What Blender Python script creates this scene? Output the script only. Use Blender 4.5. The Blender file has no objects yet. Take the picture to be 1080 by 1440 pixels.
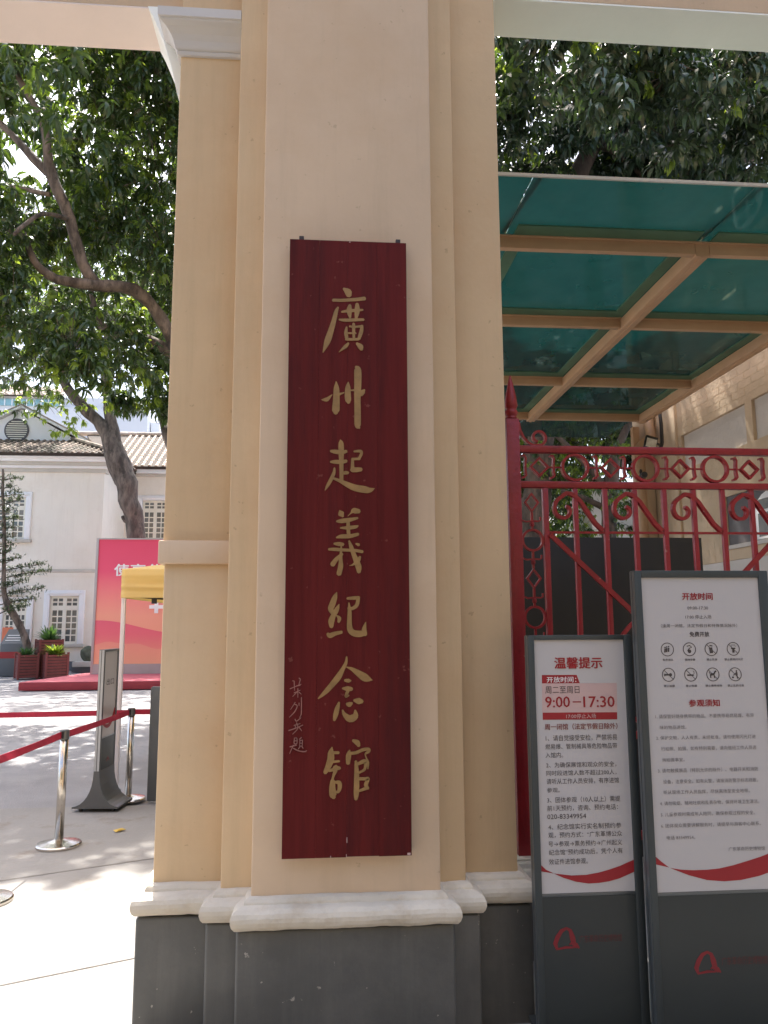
import bpy, bmesh, math, random
from mathutils import Vector, Matrix, noise
random.seed(7)
R = math.radians
scene = bpy.context.scene
col = scene.collection

# ------------------------------------------------------------------ camera
cam_data = bpy.data.cameras.new('camera')
cam = bpy.data.objects.new('camera', cam_data); col.objects.link(cam)
cam_data.sensor_fit = 'VERTICAL'; cam_data.sensor_height = 36.0
cam_data.lens = 36.0 * 1080 / 1440
cam_data.clip_start = 0.05; cam_data.clip_end = 500
cam.matrix_world = Matrix.Translation((0, 0, 1.6)) @ (Matrix.Rotation(R(-4.7), 4, 'Z') @ Matrix.Rotation(R(98.2), 4, 'X') @ Matrix.Rotation(R(-0.27), 4, 'Z'))
scene.camera = cam

# ------------------------------------------------------------------ light
SUN_EL, SUN_AZ = 66.0, -12.0            # azimuth from +Y towards +X
w = bpy.data.worlds.new('World'); scene.world = w; w.use_nodes = True
nt = w.node_tree; nt.nodes.clear()
o_ = nt.nodes.new('ShaderNodeOutputWorld'); b_ = nt.nodes.new('ShaderNodeBackground'); s_ = nt.nodes.new('ShaderNodeTexSky')
s_.sky_type = 'NISHITA'; s_.sun_disc = False; s_.sun_elevation = R(SUN_EL); s_.sun_rotation = R(SUN_AZ)
s_.dust_density = 5.0; s_.air_density = 1.0; s_.ozone_density = 1.0
b_.inputs['Strength'].default_value = 0.15
nt.links.new(s_.outputs[0], b_.inputs[0]); nt.links.new(b_.outputs[0], o_.inputs[0])
sl = bpy.data.lights.new('sun', 'SUN'); sl.energy = 4.0; sl.angle = R(0.53); sl.color = (1.0, 0.95, 0.88)
so = bpy.data.objects.new('sun', sl); col.objects.link(so)
so.location = (-6, 20, 40)
sd = Vector((math.sin(R(SUN_AZ)) * math.cos(R(SUN_EL)), math.cos(R(SUN_AZ)) * math.cos(R(SUN_EL)), math.sin(R(SUN_EL))))
so.rotation_euler = sd.to_track_quat('Z', 'Y').to_euler()
vs = scene.view_settings
vs.view_transform = 'Standard'; vs.look = 'None'; vs.exposure = 1.82; vs.gamma = 1.0; vs.use_curve_mapping = False
scene.cycles.max_bounces = 10; scene.cycles.diffuse_bounces = 5; scene.cycles.transparent_max_bounces = 16

# traced dimensions of lettering and tree limbs (mm on their board, metres in the yard)
CHARS=[[[(230.5,2292.4,10.7),(247.1,2279.7,29.5),(251.3,2266.7,24.2)],[(186.4,2240.2,13.4),(225.1,2241.0,13.4),(280.4,2246.2,14.8),(316.5,2251.6,16.6)],[(205.3,2208.1,8.1),(197.6,2189.2,16.1),(186.8,2143.1,20.1),(174.6,2100.0,24.2),(161.1,2057.0,25.5),(143.6,2009.8,4.0)],[(222.5,2189.7,8.1),(250.1,2194.6,13.4),(280.5,2198.0,12.1),(309.6,2200.6,8.1)],[(255.6,2217.7,13.4),(252.8,2196.0,22.8),(256.2,2167.4,10.7)],[(286.0,2224.1,14.8),(286.6,2196.7,22.8),(281.9,2162.1,10.7)],[(212.9,2154.5,8.1),(233.6,2152.6,14.0),(272.2,2154.7,13.4),(312.3,2156.9,10.7)],[(242.0,2121.2,8.1),(239.3,2098.3,14.8),(243.4,2072.6,13.4),(247.6,2067.0,10.7)],[(240.7,2068.3,10.7),(266.8,2068.7,11.3),(291.6,2070.0,10.7)],[(306.8,2128.1,12.1),(304.0,2105.1,16.1),(294.4,2073.5,13.4)],[(255.7,2125.7,8.1),(277.8,2124.1,9.4),(306.8,2127.5,9.4)],[(271.7,2136.1,12.1),(271.8,2104.6,13.4),(272.9,2070.3,9.4)],[(244.8,2095.5,6.7),(280.6,2096.1,6.7)],[(249.0,2049.9,9.4),(236.7,2035.5,14.8),(210.7,2012.3,2.1)],[(286.1,2050.5,10.7),(299.9,2037.9,22.8),(304.0,2028.0,16.1)]],[[(139.4,1804.8,3.2),(155.7,1805.0,16.1),(165.1,1809.3,14.8),(182.7,1827.7,2.7)],[(198.8,1884.1,2.7),(200.3,1857.4,21.5),(200.4,1829.4,25.5),(199.7,1795.8,28.2),(198.0,1762.2,30.9),(198.0,1751.1,18.8)],[(212.7,1829.5,10.7),(231.7,1836.8,4.8)],[(249.4,1882.0,4.0),(248.0,1858.0,21.5),(247.6,1824.4,25.5),(249.5,1804.8,24.2),(250.9,1796.4,14.8)],[(259.0,1847.0,5.9),(278.1,1848.6,8.1)],[(282.1,1948.8,10.7),(289.0,1934.7,29.0),(289.0,1864.2,29.5),(287.7,1808.0,26.3),(288.6,1752.1,26.3),(289.1,1699.2,25.5),(294.6,1688.2,10.7)],[(304.1,1830.7,16.1),(310.9,1842.0,18.8),(316.4,1849.1,8.1)]],[[(217.4,1634.8,4.0),(220.2,1621.0,20.1),(221.1,1585.1,22.8),(221.7,1549.4,18.8),(222.4,1508.2,16.6),(222.5,1464.5,16.1)],[(179.8,1587.5,10.7),(197.3,1584.9,17.5),(224.3,1582.4,16.1),(240.5,1586.7,13.4)],[(180.0,1542.2,9.4),(197.5,1542.3,16.6),(224.5,1542.5,16.1),(240.6,1546.2,13.4)],[(224.6,1494.6,10.7),(240.8,1497.4,14.8),(248.8,1497.5,10.7)],[(193.6,1514.9,8.1),(191.0,1494.4,13.4),(179.0,1467.0,14.8),(165.7,1442.4,12.1),(155.6,1423.8,2.7)],[(192.4,1472.5,9.4),(219.3,1461.8,14.8),(246.3,1448.3,21.5),(278.6,1434.8,26.9),(316.3,1428.2,28.2),(337.8,1425.6,21.5),(358.1,1433.1,2.7)],[(275.7,1587.0,8.1),(300.1,1588.5,12.1),(304.1,1577.6,12.1),(294.7,1558.2,10.7)],[(267.6,1555.2,10.2),(296.0,1556.0,10.2)],[(267.6,1555.2,10.7),(267.7,1530.5,13.4),(267.7,1511.3,16.1)],[(267.7,1509.9,20.1),(283.9,1510.0,20.1),(301.4,1511.5,16.1)]],[[(215.7,1340.8,4.0),(221.1,1328.7,25.5),(227.8,1317.9,10.7)],[(249.2,1318.0,2.1),(262.6,1331.5,6.7),(273.3,1339.7,22.8),(292.1,1338.4,18.8)],[(205.2,1296.2,8.1),(222.5,1297.6,17.5),(257.3,1303.1,16.1),(288.1,1310.0,8.1)],[(249.3,1301.8,13.4),(250.7,1269.4,14.8),(252.1,1242.5,14.8)],[(220.0,1269.4,6.7),(249.3,1270.0,14.8),(278.7,1273.5,13.4),(289.5,1277.6,6.7)],[(204.1,1230.4,6.7),(222.7,1234.4,16.1),(257.4,1235.8,16.1),(289.5,1243.9,12.1)],[(194.9,1204.9,8.1),(212.2,1203.6,16.1),(228.2,1202.3,13.4)],[(222.8,1199.6,5.4),(221.6,1172.8,9.4),(220.4,1140.8,14.8),(220.5,1114.2,20.1),(213.9,1084.9,20.1)],[(173.7,1182.1,9.4),(196.3,1182.2,13.4),(233.6,1179.5,12.1),(273.5,1178.2,12.1),(306.9,1172.9,12.1)],[(225.6,1162.1,10.7),(204.4,1143.5,16.1),(188.6,1122.2,20.1)],[(254.3,1215.7,6.7),(262.8,1191.6,16.1),(270.9,1167.5,17.5),(281.6,1140.8,21.5),(292.2,1111.5,24.2),(293.6,1092.8,16.1)],[(282.8,1205.0,6.7),(292.2,1201.0,12.1)],[(297.5,1150.1,10.7),(289.6,1135.5,16.1),(268.3,1119.5,6.7),(256.3,1116.8,2.1)]],[[(204.9,1008.7,4.0),(197.1,987.7,20.1),(186.7,958.8,24.2),(181.5,943.0,21.5),(189.5,927.3,16.1)],[(214.4,961.3,4.0),(205.2,940.3,18.8),(192.1,916.8,20.1),(184.3,895.8,24.2),(184.4,874.9,16.1)],[(205.3,916.7,5.4),(215.9,906.2,14.8),(213.3,893.1,10.7)],[(171.5,843.7,13.4),(179.4,838.5,20.1),(200.3,846.2,16.1),(224.0,851.2,12.1)],[(248.6,984.9,9.4),(268.5,986.2,13.4),(292.3,987.4,13.4)],[(291.0,984.8,14.8),(285.7,958.4,14.8),(268.5,945.3,13.4),(254.0,945.4,13.4)],[(254.0,966.4,5.4),(256.7,932.2,15.6),(256.0,895.5,18.3),(258.1,864.1,22.8),(271.3,848.4,24.2),(295.0,844.3,25.5),(316.1,848.1,21.5)],[(318.8,842.9,16.1),(314.8,861.2,18.8),(321.4,890.0,3.2)]],[[(245.2,753.6,6.7),(242.7,731.6,12.1),(229.6,705.9,16.1),(211.5,675.1,24.2),(188.1,647.0,21.5),(162.2,619.1,17.5),(135.1,595.1,5.4)],[(245.3,714.8,4.0),(266.3,706.9,13.4),(292.5,689.9,24.2),(321.3,671.6,29.5),(347.5,663.1,2.1)],[(240.2,663.3,10.7),(253.3,661.9,14.8),(261.1,661.8,6.7)],[(229.9,632.5,6.7),(248.1,631.1,18.8),(263.8,629.6,14.8)],[(250.8,623.4,12.1),(245.6,610.6,12.1),(243.0,600.4,9.4),(253.4,604.9,6.7)],[(215.7,577.6,8.1),(209.3,557.3,17.5),(202.9,531.8,18.8),(197.8,512.8,10.7)],[(230.1,548.1,6.7),(238.0,531.4,16.1),(258.8,515.9,26.9),(279.6,525.9,24.2),(279.6,546.3,8.1)],[(248.3,572.2,12.1),(256.1,570.8,20.1),(265.2,574.5,10.7)],[(276.9,585.9,10.7),(292.6,583.2,24.2),(304.3,581.8,16.1)]],[[(189.2,408.4,4.0),(185.4,388.3,22.8),(184.2,363.1,26.9),(175.4,338.2,22.8),(163.9,315.8,16.1)],[(194.4,388.1,10.7),(213.8,387.9,10.7)],[(194.6,354.2,9.4),(216.5,355.6,8.1)],[(179.3,320.6,9.4),(199.9,327.8,13.4),(205.0,337.7,10.7)],[(202.4,330.2,21.5),(219.2,330.0,10.7)],[(202.5,320.2,16.1),(194.8,300.3,9.4),(189.8,280.4,10.7)],[(192.3,280.3,18.8),(191.2,255.4,24.2),(193.8,230.5,26.9),(196.4,223.0,16.1)],[(205.2,277.6,10.7),(218.1,274.9,16.1),(219.4,257.4,16.1),(214.3,242.6,10.7),(205.3,241.5,8.1)],[(271.9,432.5,10.7),(287.5,424.7,20.1),(292.7,414.5,13.4)],[(257.7,396.1,5.4),(253.9,377.2,20.1),(251.4,349.6,16.1)],[(259.0,384.7,10.7),(282.3,386.9,12.1),(310.8,397.9,12.1),(331.6,398.8,12.1),(332.9,391.3,10.7),(321.2,383.8,8.1)],[(317.3,381.4,4.0),(323.8,363.6,5.9),(330.2,348.4,8.1),(328.9,325.8,4.0)],[(282.4,352.9,10.7),(285.0,318.9,17.5),(285.0,268.9,20.9),(283.8,233.9,20.1),(282.5,215.3,13.4)],[(290.1,344.0,10.7),(308.2,352.5,14.8),(321.2,351.1,16.1),(318.6,331.0,10.7)],[(292.7,311.3,8.1),(313.4,321.0,9.4),(318.6,331.0,10.7)],[(292.7,288.8,10.7),(321.1,288.3,12.1),(330.2,288.2,12.1),(321.1,265.8,16.1),(328.9,253.1,10.7)],[(295.3,243.7,8.1),(316.0,250.9,10.7),(327.6,253.2,9.4)]]]
SIGNATURE=[[(24.1,633.3,3.6),(67.1,650.6,2.4)],[(39.7,658.9,3.6),(41.7,626.6,2.4)],[(58.7,673.7,3.6),(63.4,667.9,3.6),(56.6,644.9,2.4)],[(48.5,643.8,3.6),(63.6,646.0,2.4)],[(40.6,617.5,3.6),(63.8,627.6,2.4)],[(54.4,633.4,3.6),(54.7,600.1,2.4)],[(52.2,621.9,3.6),(34.9,603.7,2.4)],[(59.2,619.6,3.6),(67.4,612.6,2.4)],[(34.3,664.0,3.6),(41.3,661.7,2.4)],[(44.4,580.7,3.6),(27.3,554.5,2.4)],[(42.2,573.8,3.6),(52.7,568.0,3.6),(43.6,546.3,3.6),(23.0,524.9,2.4)],[(59.6,578.2,3.6),(59.7,567.9,2.4)],[(68.7,598.8,3.6),(69.1,555.2,3.6),(68.1,534.6,3.6),(62.4,523.3,2.4)],[(45.1,516.6,3.6),(50.9,509.7,3.6),(67.1,522.1,2.4)],[(21.2,474.8,3.6),(48.9,483.5,3.6),(75.5,494.6,2.4)],[(51.0,502.9,3.6),(55.9,482.3,3.6),(36.4,461.0,2.4)],[(60.4,486.8,3.6),(71.0,473.0,2.4)],[(41.8,493.9,3.6),(65.0,500.4,2.4)],[(46.5,487.0,3.6),(46.9,496.1,2.4)],[(43.5,446.1,3.6),(42.5,425.7,3.6),(52.9,425.6,3.6),(52.7,444.9,3.6),(43.5,446.1,2.4)],[(44.7,435.9,3.6),(51.7,435.8,2.4)],[(26.5,413.5,3.6),(51.8,418.8,2.4)],[(39.1,419.0,3.6),(25.6,388.6,2.4)],[(40.4,407.6,3.6),(59.0,398.3,3.6),(82.1,394.6,3.6),(91.3,397.9,2.4)],[(63.2,441.3,3.6),(71.2,448.0,2.4)],[(64.4,436.8,3.6),(63.4,414.1,2.4)],[(74.8,436.6,3.6),(73.8,415.1,2.4)],[(64.4,436.8,3.6),(74.8,437.8,2.4)],[(64.5,426.6,3.6),(74.4,426.4,2.4)],[(63.9,415.2,3.6),(73.8,416.2,2.4)],[(65.8,414.1,3.6),(58.9,405.1,2.4)],[(72.7,414.0,3.6),(77.4,407.1,2.4)]]
SMALL_TEXT=[('温馨提示', 82.6, 281.0, 852.9, 897.2, 'R', 2), ('开放时间：', 48.4, 170.1, 798.5, 820.9, 'W', 1), ('周二至周日', 40.6, 181.8, 755.3, 783.3, 'D', 0), ('9:00', 39.4, 140.1, 701.1, 743.4, 'R', 1), ('—', 152.1, 186.4, 719.4, 723.4, 'R', 2), ('17:30', 196.7, 325.2, 699.9, 742.3, 'R', 1), ('17:00停止入场', 123.2, 245.7, 656.7, 675.0, 'P', 0), ('周一闭馆（法定节假日除外）', 33.6, 333.0, 613.9, 637.7, 'B', 1), ('1、请自觉接受安检，严禁将易', 35.9, 328.9, 570.5, 594.1, 'K', 0), ('燃易爆、管制械具等危险物品带', 33.4, 327.7, 539.0, 560.2, 'K', 0), ('入馆内。', 32.6, 104.6, 506.7, 528.0, 'K', 0), ('2、为确保展馆和观众的安全，', 34.1, 321.0, 468.3, 489.4, 'K', 0), ('同时段进馆人数不超过200人，', 33.4, 319.9, 437.8, 458.1, 'K', 0), ('请听从工作人员安排，有序进馆', 33.4, 329.0, 405.8, 427.6, 'K', 0), ('参观。', 34.3, 85.7, 374.6, 393.3, 'K', 0), ('3、团体参观（10人以上）需提', 33.3, 330.8, 335.7, 357.5, 'K', 0), ('前1天预约，咨询、预约电话：', 32.6, 319.5, 304.7, 326.4, 'K', 0), ('020-83349954', 31.8, 188.4, 275.3, 293.1, 'K', 0), ('4、纪念馆实行实名制预约参', 34.2, 329.8, 235.1, 256.7, 'K', 0), ('观，预约方式：“广东革博公众', 33.4, 331.2, 204.3, 225.9, 'K', 0), ('号→参观→票务预约→广州起义', 32.6, 330.1, 172.1, 192.8, 'K', 0), ('纪念馆”预约成功后，凭个人有', 33.4, 330.7, 140.6, 162.0, 'K', 0), ('效证件进馆参观。', 32.6, 188.4, 106.2, 127.6, 'K', 0)]
SMALL_SHAPES=[('tag_panel', 'red', [(29.2, 828.2), (173.2, 827.6), (185.2, 794.6), (28.4, 795.4)]), ('hours_panel', 'pink', [(28.4, 795.4), (339.0, 793.8), (335.0, 678.8), (25.6, 681.4)]), ('hours_strip', 'red', [(27.3, 681.3), (335.0, 678.8), (334.0, 650.8), (26.6, 653.6)]), ('ribbon', 'red', [(0.6, 106.2), (20.2, 88.1), (50.6, 73.6), (0.1, 82.6)]), ('ribbon', 'red', [(50.6, 73.6), (121.4, 64.1), (180.2, 64.9), (230.9, 72.0), (273.4, 81.7), (316.1, 93.7), (377.3, 116.8), (375.6, 71.3), (314.5, 48.3), (271.9, 38.7), (229.6, 33.7), (187.6, 32.6), (137.5, 40.8), (87.8, 56.6)])]
BIG_TEXT=[('开放时间', 168.4, 294.9, 1114.4, 1143.0, 'R', 2), ('09:00-17:30', 186.9, 273.2, 1075.7, 1088.2, 'G', 0), ('17:00 停止入场', 175.9, 284.4, 1038.4, 1053.9, 'G', 0), ('（逢周一闭馆，法定节假日和特殊情况除外）', 72.6, 390.5, 1003.8, 1018.2, 'G', 0), ('免费开放', 189.5, 271.1, 967.3, 986.9, 'D', 2), ('有序排队', 72.1, 115.8, 871.9, 881.0, 'D', 1), ('保持安静', 163.1, 206.6, 871.8, 881.0, 'D', 1), ('禁止饮食', 253.7, 298.2, 871.7, 881.0, 'D', 1), ('禁止使用闪光灯', 327.7, 406.2, 871.7, 880.9, 'D', 1), ('禁止拍摄', 71.2, 115.9, 769.7, 778.8, 'D', 1), ('禁止吸烟', 161.4, 206.5, 769.2, 778.4, 'D', 1), ('禁止携带宠物', 242.3, 310.5, 768.8, 778.0, 'D', 1), ('禁止乱扔垃圾', 333.9, 402.1, 768.3, 777.5, 'D', 1), ('参观须知', 169.4, 295.7, 692.5, 719.9, 'R', 2), ('1. 请保管好随身携带的物品。不要携带易燃易爆、有异', 29.6, 433.9, 648.3, 664.2, 'T', 0), ('味的物品进馆。', 45.5, 153.1, 606.9, 621.6, 'T', 0), ('2. 保护文物，人人有责，未经批准，请勿使用闪光灯进', 28.1, 435.3, 566.0, 581.8, 'T', 0), ('行拍照、拍摄。如有特别需要，请向值班工作人员咨', 45.9, 435.0, 524.1, 539.9, 'T', 0), ('询拍摄事宜。', 47.3, 138.6, 483.2, 497.7, 'T', 0), ('3. 请勿触摸展品（特别允许的除外）、电器开关和消防', 28.1, 435.7, 441.6, 457.8, 'T', 0), ('设备，注意安全。如有火警，请按消防警示标志疏散，', 47.0, 431.6, 399.8, 416.0, 'T', 0), ('听从现场工作人员指挥，尽快离场至安全地带。', 46.6, 395.2, 360.3, 375.8, 'T', 0), ('4. 请勿吸烟、随地吐痰和乱丢杂物，保持环境卫生清洁。', 29.2, 430.5, 319.0, 334.5, 'T', 0), ('5. 儿童参观时需成年人陪同，确保参观过程的安全。', 30.0, 409.6, 277.4, 292.9, 'T', 0), ('6. 团体观众需要讲解服务时，请提早与游客中心联系。', 28.9, 431.1, 235.9, 251.4, 'T', 0), ('电话 83349954。', 48.8, 162.5, 191.7, 206.6, 'T', 0), ('广东革命历史博物馆', 293.2, 440.4, 143.2, 158.8, 'T', 0)]
ICONS=[(94.0, 917.3), (185.2, 917.4), (275.6, 917.5), (367.8, 917.7), (93.2, 817.9), (184.7, 817.6), (275.9, 817.3), (368.5, 817.0)]
BIG_SHAPES=[('ribbon', 'red', [(-1.2, 134.0), (23.1, 112.8), (53.4, 89.8), (-2.4, 103.8)]), ('ribbon', 'red', [(55.7, 88.6), (100.0, 80.9), (148.2, 77.5), (202.9, 77.7), (251.8, 80.9), (307.5, 91.0), (363.7, 104.6), (420.3, 119.4), (496.4, 142.0), (492.9, 77.6), (448.3, 59.7), (410.4, 48.9), (335.6, 36.1), (268.0, 33.2), (201.1, 39.7), (129.3, 59.5)])]
LIMBS_A=[[(-5.58,25.0,-0.06,0.347),(-5.71,25.0,1.98,0.312),(-5.89,25.0,4.24,0.289),(-6.17,25.0,5.62,0.312),(-6.43,25.0,6.55,0.37),(-6.68,25.0,7.11,0.37),(-6.93,25.0,7.67,0.255),(-7.27,25.0,8.14,0.197),(-7.69,25.0,8.52,0.185),(-8.17,25.0,9.08,0.162),(-8.61,25.0,9.72,0.116),(-9.14,25.0,10.31,0.093)],[(-6.74,25.0,7.37,0.278),(-6.86,25.0,8.08,0.197),(-6.96,25.0,8.79,0.162),(-7.09,25.0,9.64,0.162),(-7.12,25.0,10.85,0.139),(-6.83,25.0,12.1,0.093)],[(-6.0,25.0,4.7,0.069),(-6.27,25.0,4.88,0.069),(-6.37,25.0,5.02,0.046)]]
LIMBS_B=[[(-1.28,12.0,0.14,0.267),(-1.4,12.0,1.89,0.222),(-1.68,12.0,3.54,0.211),(-1.96,12.0,4.9,0.178),(-2.21,12.0,5.66,0.144),(-2.39,12.0,6.07,0.122)],[(-2.35,12.0,5.95,0.111),(-2.46,11.9,6.24,0.099),(-2.68,11.8,6.57,0.098),(-2.91,11.6,6.74,0.107),(-3.29,11.4,6.69,0.084),(-3.57,11.3,6.67,0.084),(-3.96,11.2,6.7,0.073),(-4.19,11.1,6.82,0.062),(-4.29,11.0,7.0,0.051),(-4.44,11.0,7.39,0.041)],[(-3.45,11.4,6.7,0.095),(-3.64,11.3,7.01,0.084),(-3.82,11.2,7.64,0.083),(-3.98,11.1,8.03,0.092),(-4.12,11.1,8.37,0.092),(-4.15,11.0,8.77,0.061),(-4.26,11.0,9.17,0.056),(-4.48,10.9,9.55,0.05),(-4.67,10.8,9.87,0.04)],[(-4.07,11.1,8.26,0.072),(-4.43,11.2,8.63,0.062),(-4.76,11.3,9.03,0.052),(-5.19,11.4,9.46,0.042)],[(-4.1,11.1,7.98,0.041),(-4.4,11.2,8.09,0.031),(-4.76,11.3,8.21,0.021)],[(-2.28,12.0,5.83,0.122),(-2.61,12.1,6.03,0.09),(-2.97,12.2,6.18,0.09),(-3.34,12.3,6.28,0.091),(-3.61,12.3,6.42,0.08),(-3.73,12.3,6.69,0.057),(-3.8,12.3,7.06,0.034)],[(-1.7,12.2,3.34,0.102),(-2.12,12.6,3.99,0.093),(-2.47,13.0,4.43,0.096),(-2.77,13.5,5.05,0.087),(-3.02,14.0,5.71,0.091),(-3.24,14.2,6.18,0.079),(-3.47,14.3,6.7,0.053)],[(-3.82,11.2,7.64,0.041),(-4.0,10.6,7.4,0.029),(-4.12,10.0,6.76,0.028)],[(-2.16,12.0,5.6,0.133),(-1.94,12.3,7.18,0.125),(-1.55,12.6,9.3,0.105),(-1.5,12.8,11.5,0.083),(-1.7,13.0,14.01,0.06)]]
LIMBS_D=[[(3.39,13.0,0.3,0.289),(3.59,13.0,2.51,0.253),(3.92,13.0,5.03,0.229),(4.27,13.0,7.43,0.205),(4.63,13.0,9.4,0.181),(4.82,13.0,10.05,0.181),(5.04,13.0,10.49,0.169),(5.19,13.0,10.79,0.12),(5.27,13.0,11.31,0.096),(5.52,13.0,12.0,0.072),(5.76,13.0,13.0,0.06)],[(5.0,13.0,10.39,0.108),(5.29,13.0,10.61,0.108),(5.71,13.0,10.72,0.096),(6.34,13.0,10.69,0.084),(6.89,13.0,10.59,0.072),(7.53,13.0,10.62,0.06),(8.26,13.0,10.88,0.048),(9.01,13.0,11.22,0.048)],[(5.09,13.0,10.57,0.072),(5.48,13.0,10.37,0.06),(5.88,13.0,10.03,0.048),(6.14,13.0,9.72,0.036)],[(8.7,12.0,10.22,0.111),(7.87,12.0,9.93,0.089),(7.38,12.0,9.58,0.078),(6.96,12.0,9.15,0.056)],[(5.16,13.0,10.72,0.096),(4.63,13.0,11.28,0.084),(4.1,13.0,11.84,0.072),(3.56,13.0,12.26,0.048)],[(5.27,13.0,11.31,0.06),(5.83,12.5,11.7,0.058),(6.42,12.0,11.91,0.044),(6.96,11.5,12.08,0.032)]]
LIMBS_E=[[(4.76,12.5,0.27,0.15),(4.78,12.5,1.76,0.139),(4.82,12.5,2.95,0.127),(4.88,12.5,3.68,0.127),(4.95,12.5,4.23,0.104),(5.1,12.5,4.67,0.069),(5.32,12.5,5.05,0.058),(5.56,12.5,5.5,0.046)],[(4.88,12.5,3.68,0.069),(4.55,12.5,4.17,0.058),(4.19,12.5,4.53,0.046),(3.84,12.5,4.9,0.035)],[(4.89,12.5,3.44,0.058),(4.41,12.5,3.67,0.046),(4.04,12.5,3.79,0.035)]]
LIMBS_F=[[(-8.72,24.5,0.07,0.113),(-8.85,24.5,0.81,0.113),(-9.14,24.5,1.56,0.113),(-9.47,24.5,2.08,0.113),(-9.66,24.5,2.53,0.113),(-9.73,24.5,3.29,0.091),(-9.78,24.5,4.39,0.079),(-9.9,24.5,5.51,0.068),(-9.95,24.5,6.41,0.057)]]
BLOBS_B=[(-4.41,11.0,10.41,0.76),(-3.6,11.5,10.62,0.8),(-2.58,11.0,9.8,0.71),(-3.59,12.0,9.72,0.72),(-2.59,11.5,8.81,0.75),(-3.95,12.2,8.94,0.51),(-3.23,12.0,8.1,0.83),(-2.37,11.5,7.38,0.69),(-4.54,10.5,7.33,0.49),(-4.82,12.0,7.55,0.61),(-4.27,12.3,7.85,0.57),(-4.38,10.8,6.09,0.65),(-3.96,11.6,6.22,0.64),(-3.39,12.6,7.02,0.64),(-2.78,12.8,7.0,0.59),(-3.98,10.5,5.26,0.49),(-3.44,10.4,5.39,0.5),(-3.09,10.2,4.95,0.3),(-3.03,11.8,5.74,0.55),(-2.79,13.0,6.05,0.51),(-3.12,13.5,5.56,0.38),(-3.42,13.0,5.34,0.26),(-5.43,11.5,10.01,0.75),(-4.98,11.0,6.48,0.71),(-5.6,12.0,9.36,0.39),(-2.86,10.5,10.44,0.78),(-3.94,10.5,10.6,0.78),(-2.64,13.0,5.3,0.29)]
BLOBS_A=[(-9.03,23.0,9.6,1.17),(-8.12,24.0,9.98,1.33),(-6.82,24.0,10.01,1.33),(-5.51,24.0,10.52,1.33),(-8.28,25.0,8.89,0.97),(-8.3,24.5,8.15,0.68),(-7.79,24.5,8.05,0.54),(-6.01,24.0,9.1,0.78),(-10.9,25.0,9.79,0.93),(-9.59,26.0,12.19,1.93),(-7.26,26.0,13.29,2.41),(-11.72,26.0,12.38,2.17),(-5.32,26.0,13.36,2.17)]
BLOBS_D=[(2.84,10.0,9.8,0.65),(3.4,9.5,9.22,0.66),(4.34,10.0,9.78,0.69),(4.85,9.5,9.41,0.66),(5.29,9.0,8.94,0.62),(6.26,9.5,9.28,0.62),(3.21,11.0,9.63,0.66),(4.29,12.5,10.19,0.64),(5.2,11.5,10.22,0.75),(5.15,10.0,8.68,0.56),(6.22,10.5,9.19,0.63),(6.57,10.0,8.63,0.56),(3.77,13.5,10.54,0.62),(5.96,13.0,10.18,0.6),(6.0,11.5,9.03,0.48),(6.88,11.5,9.13,0.53),(6.13,9.0,9.42,0.5),(2.87,9.0,9.63,0.58),(3.95,9.0,9.7,0.67),(5.04,9.0,9.78,0.67),(3.53,8.6,8.22,0.4),(3.01,12.0,10.87,0.67),(5.7,14.5,10.64,0.81),(4.47,14.5,10.26,0.81),(7.21,14.5,10.22,0.81),(8.77,14.5,10.29,0.81)]
BLOBS_E=[(3.84,13.0,4.51,0.48),(4.37,13.0,4.78,0.54),(5.22,13.5,5.04,0.5),(4.34,13.0,4.01,0.54),(3.96,13.5,3.83,0.5),(4.6,12.5,3.92,0.46),(4.82,12.0,3.6,0.24),(5.05,12.0,4.43,0.28),(4.43,13.0,3.25,0.48),(4.88,12.5,3.19,0.21),(3.88,14.0,5.29,0.58),(5.86,14.0,5.74,0.65),(5.02,14.0,5.87,0.78),(5.27,12.0,4.07,0.22)]

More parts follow.
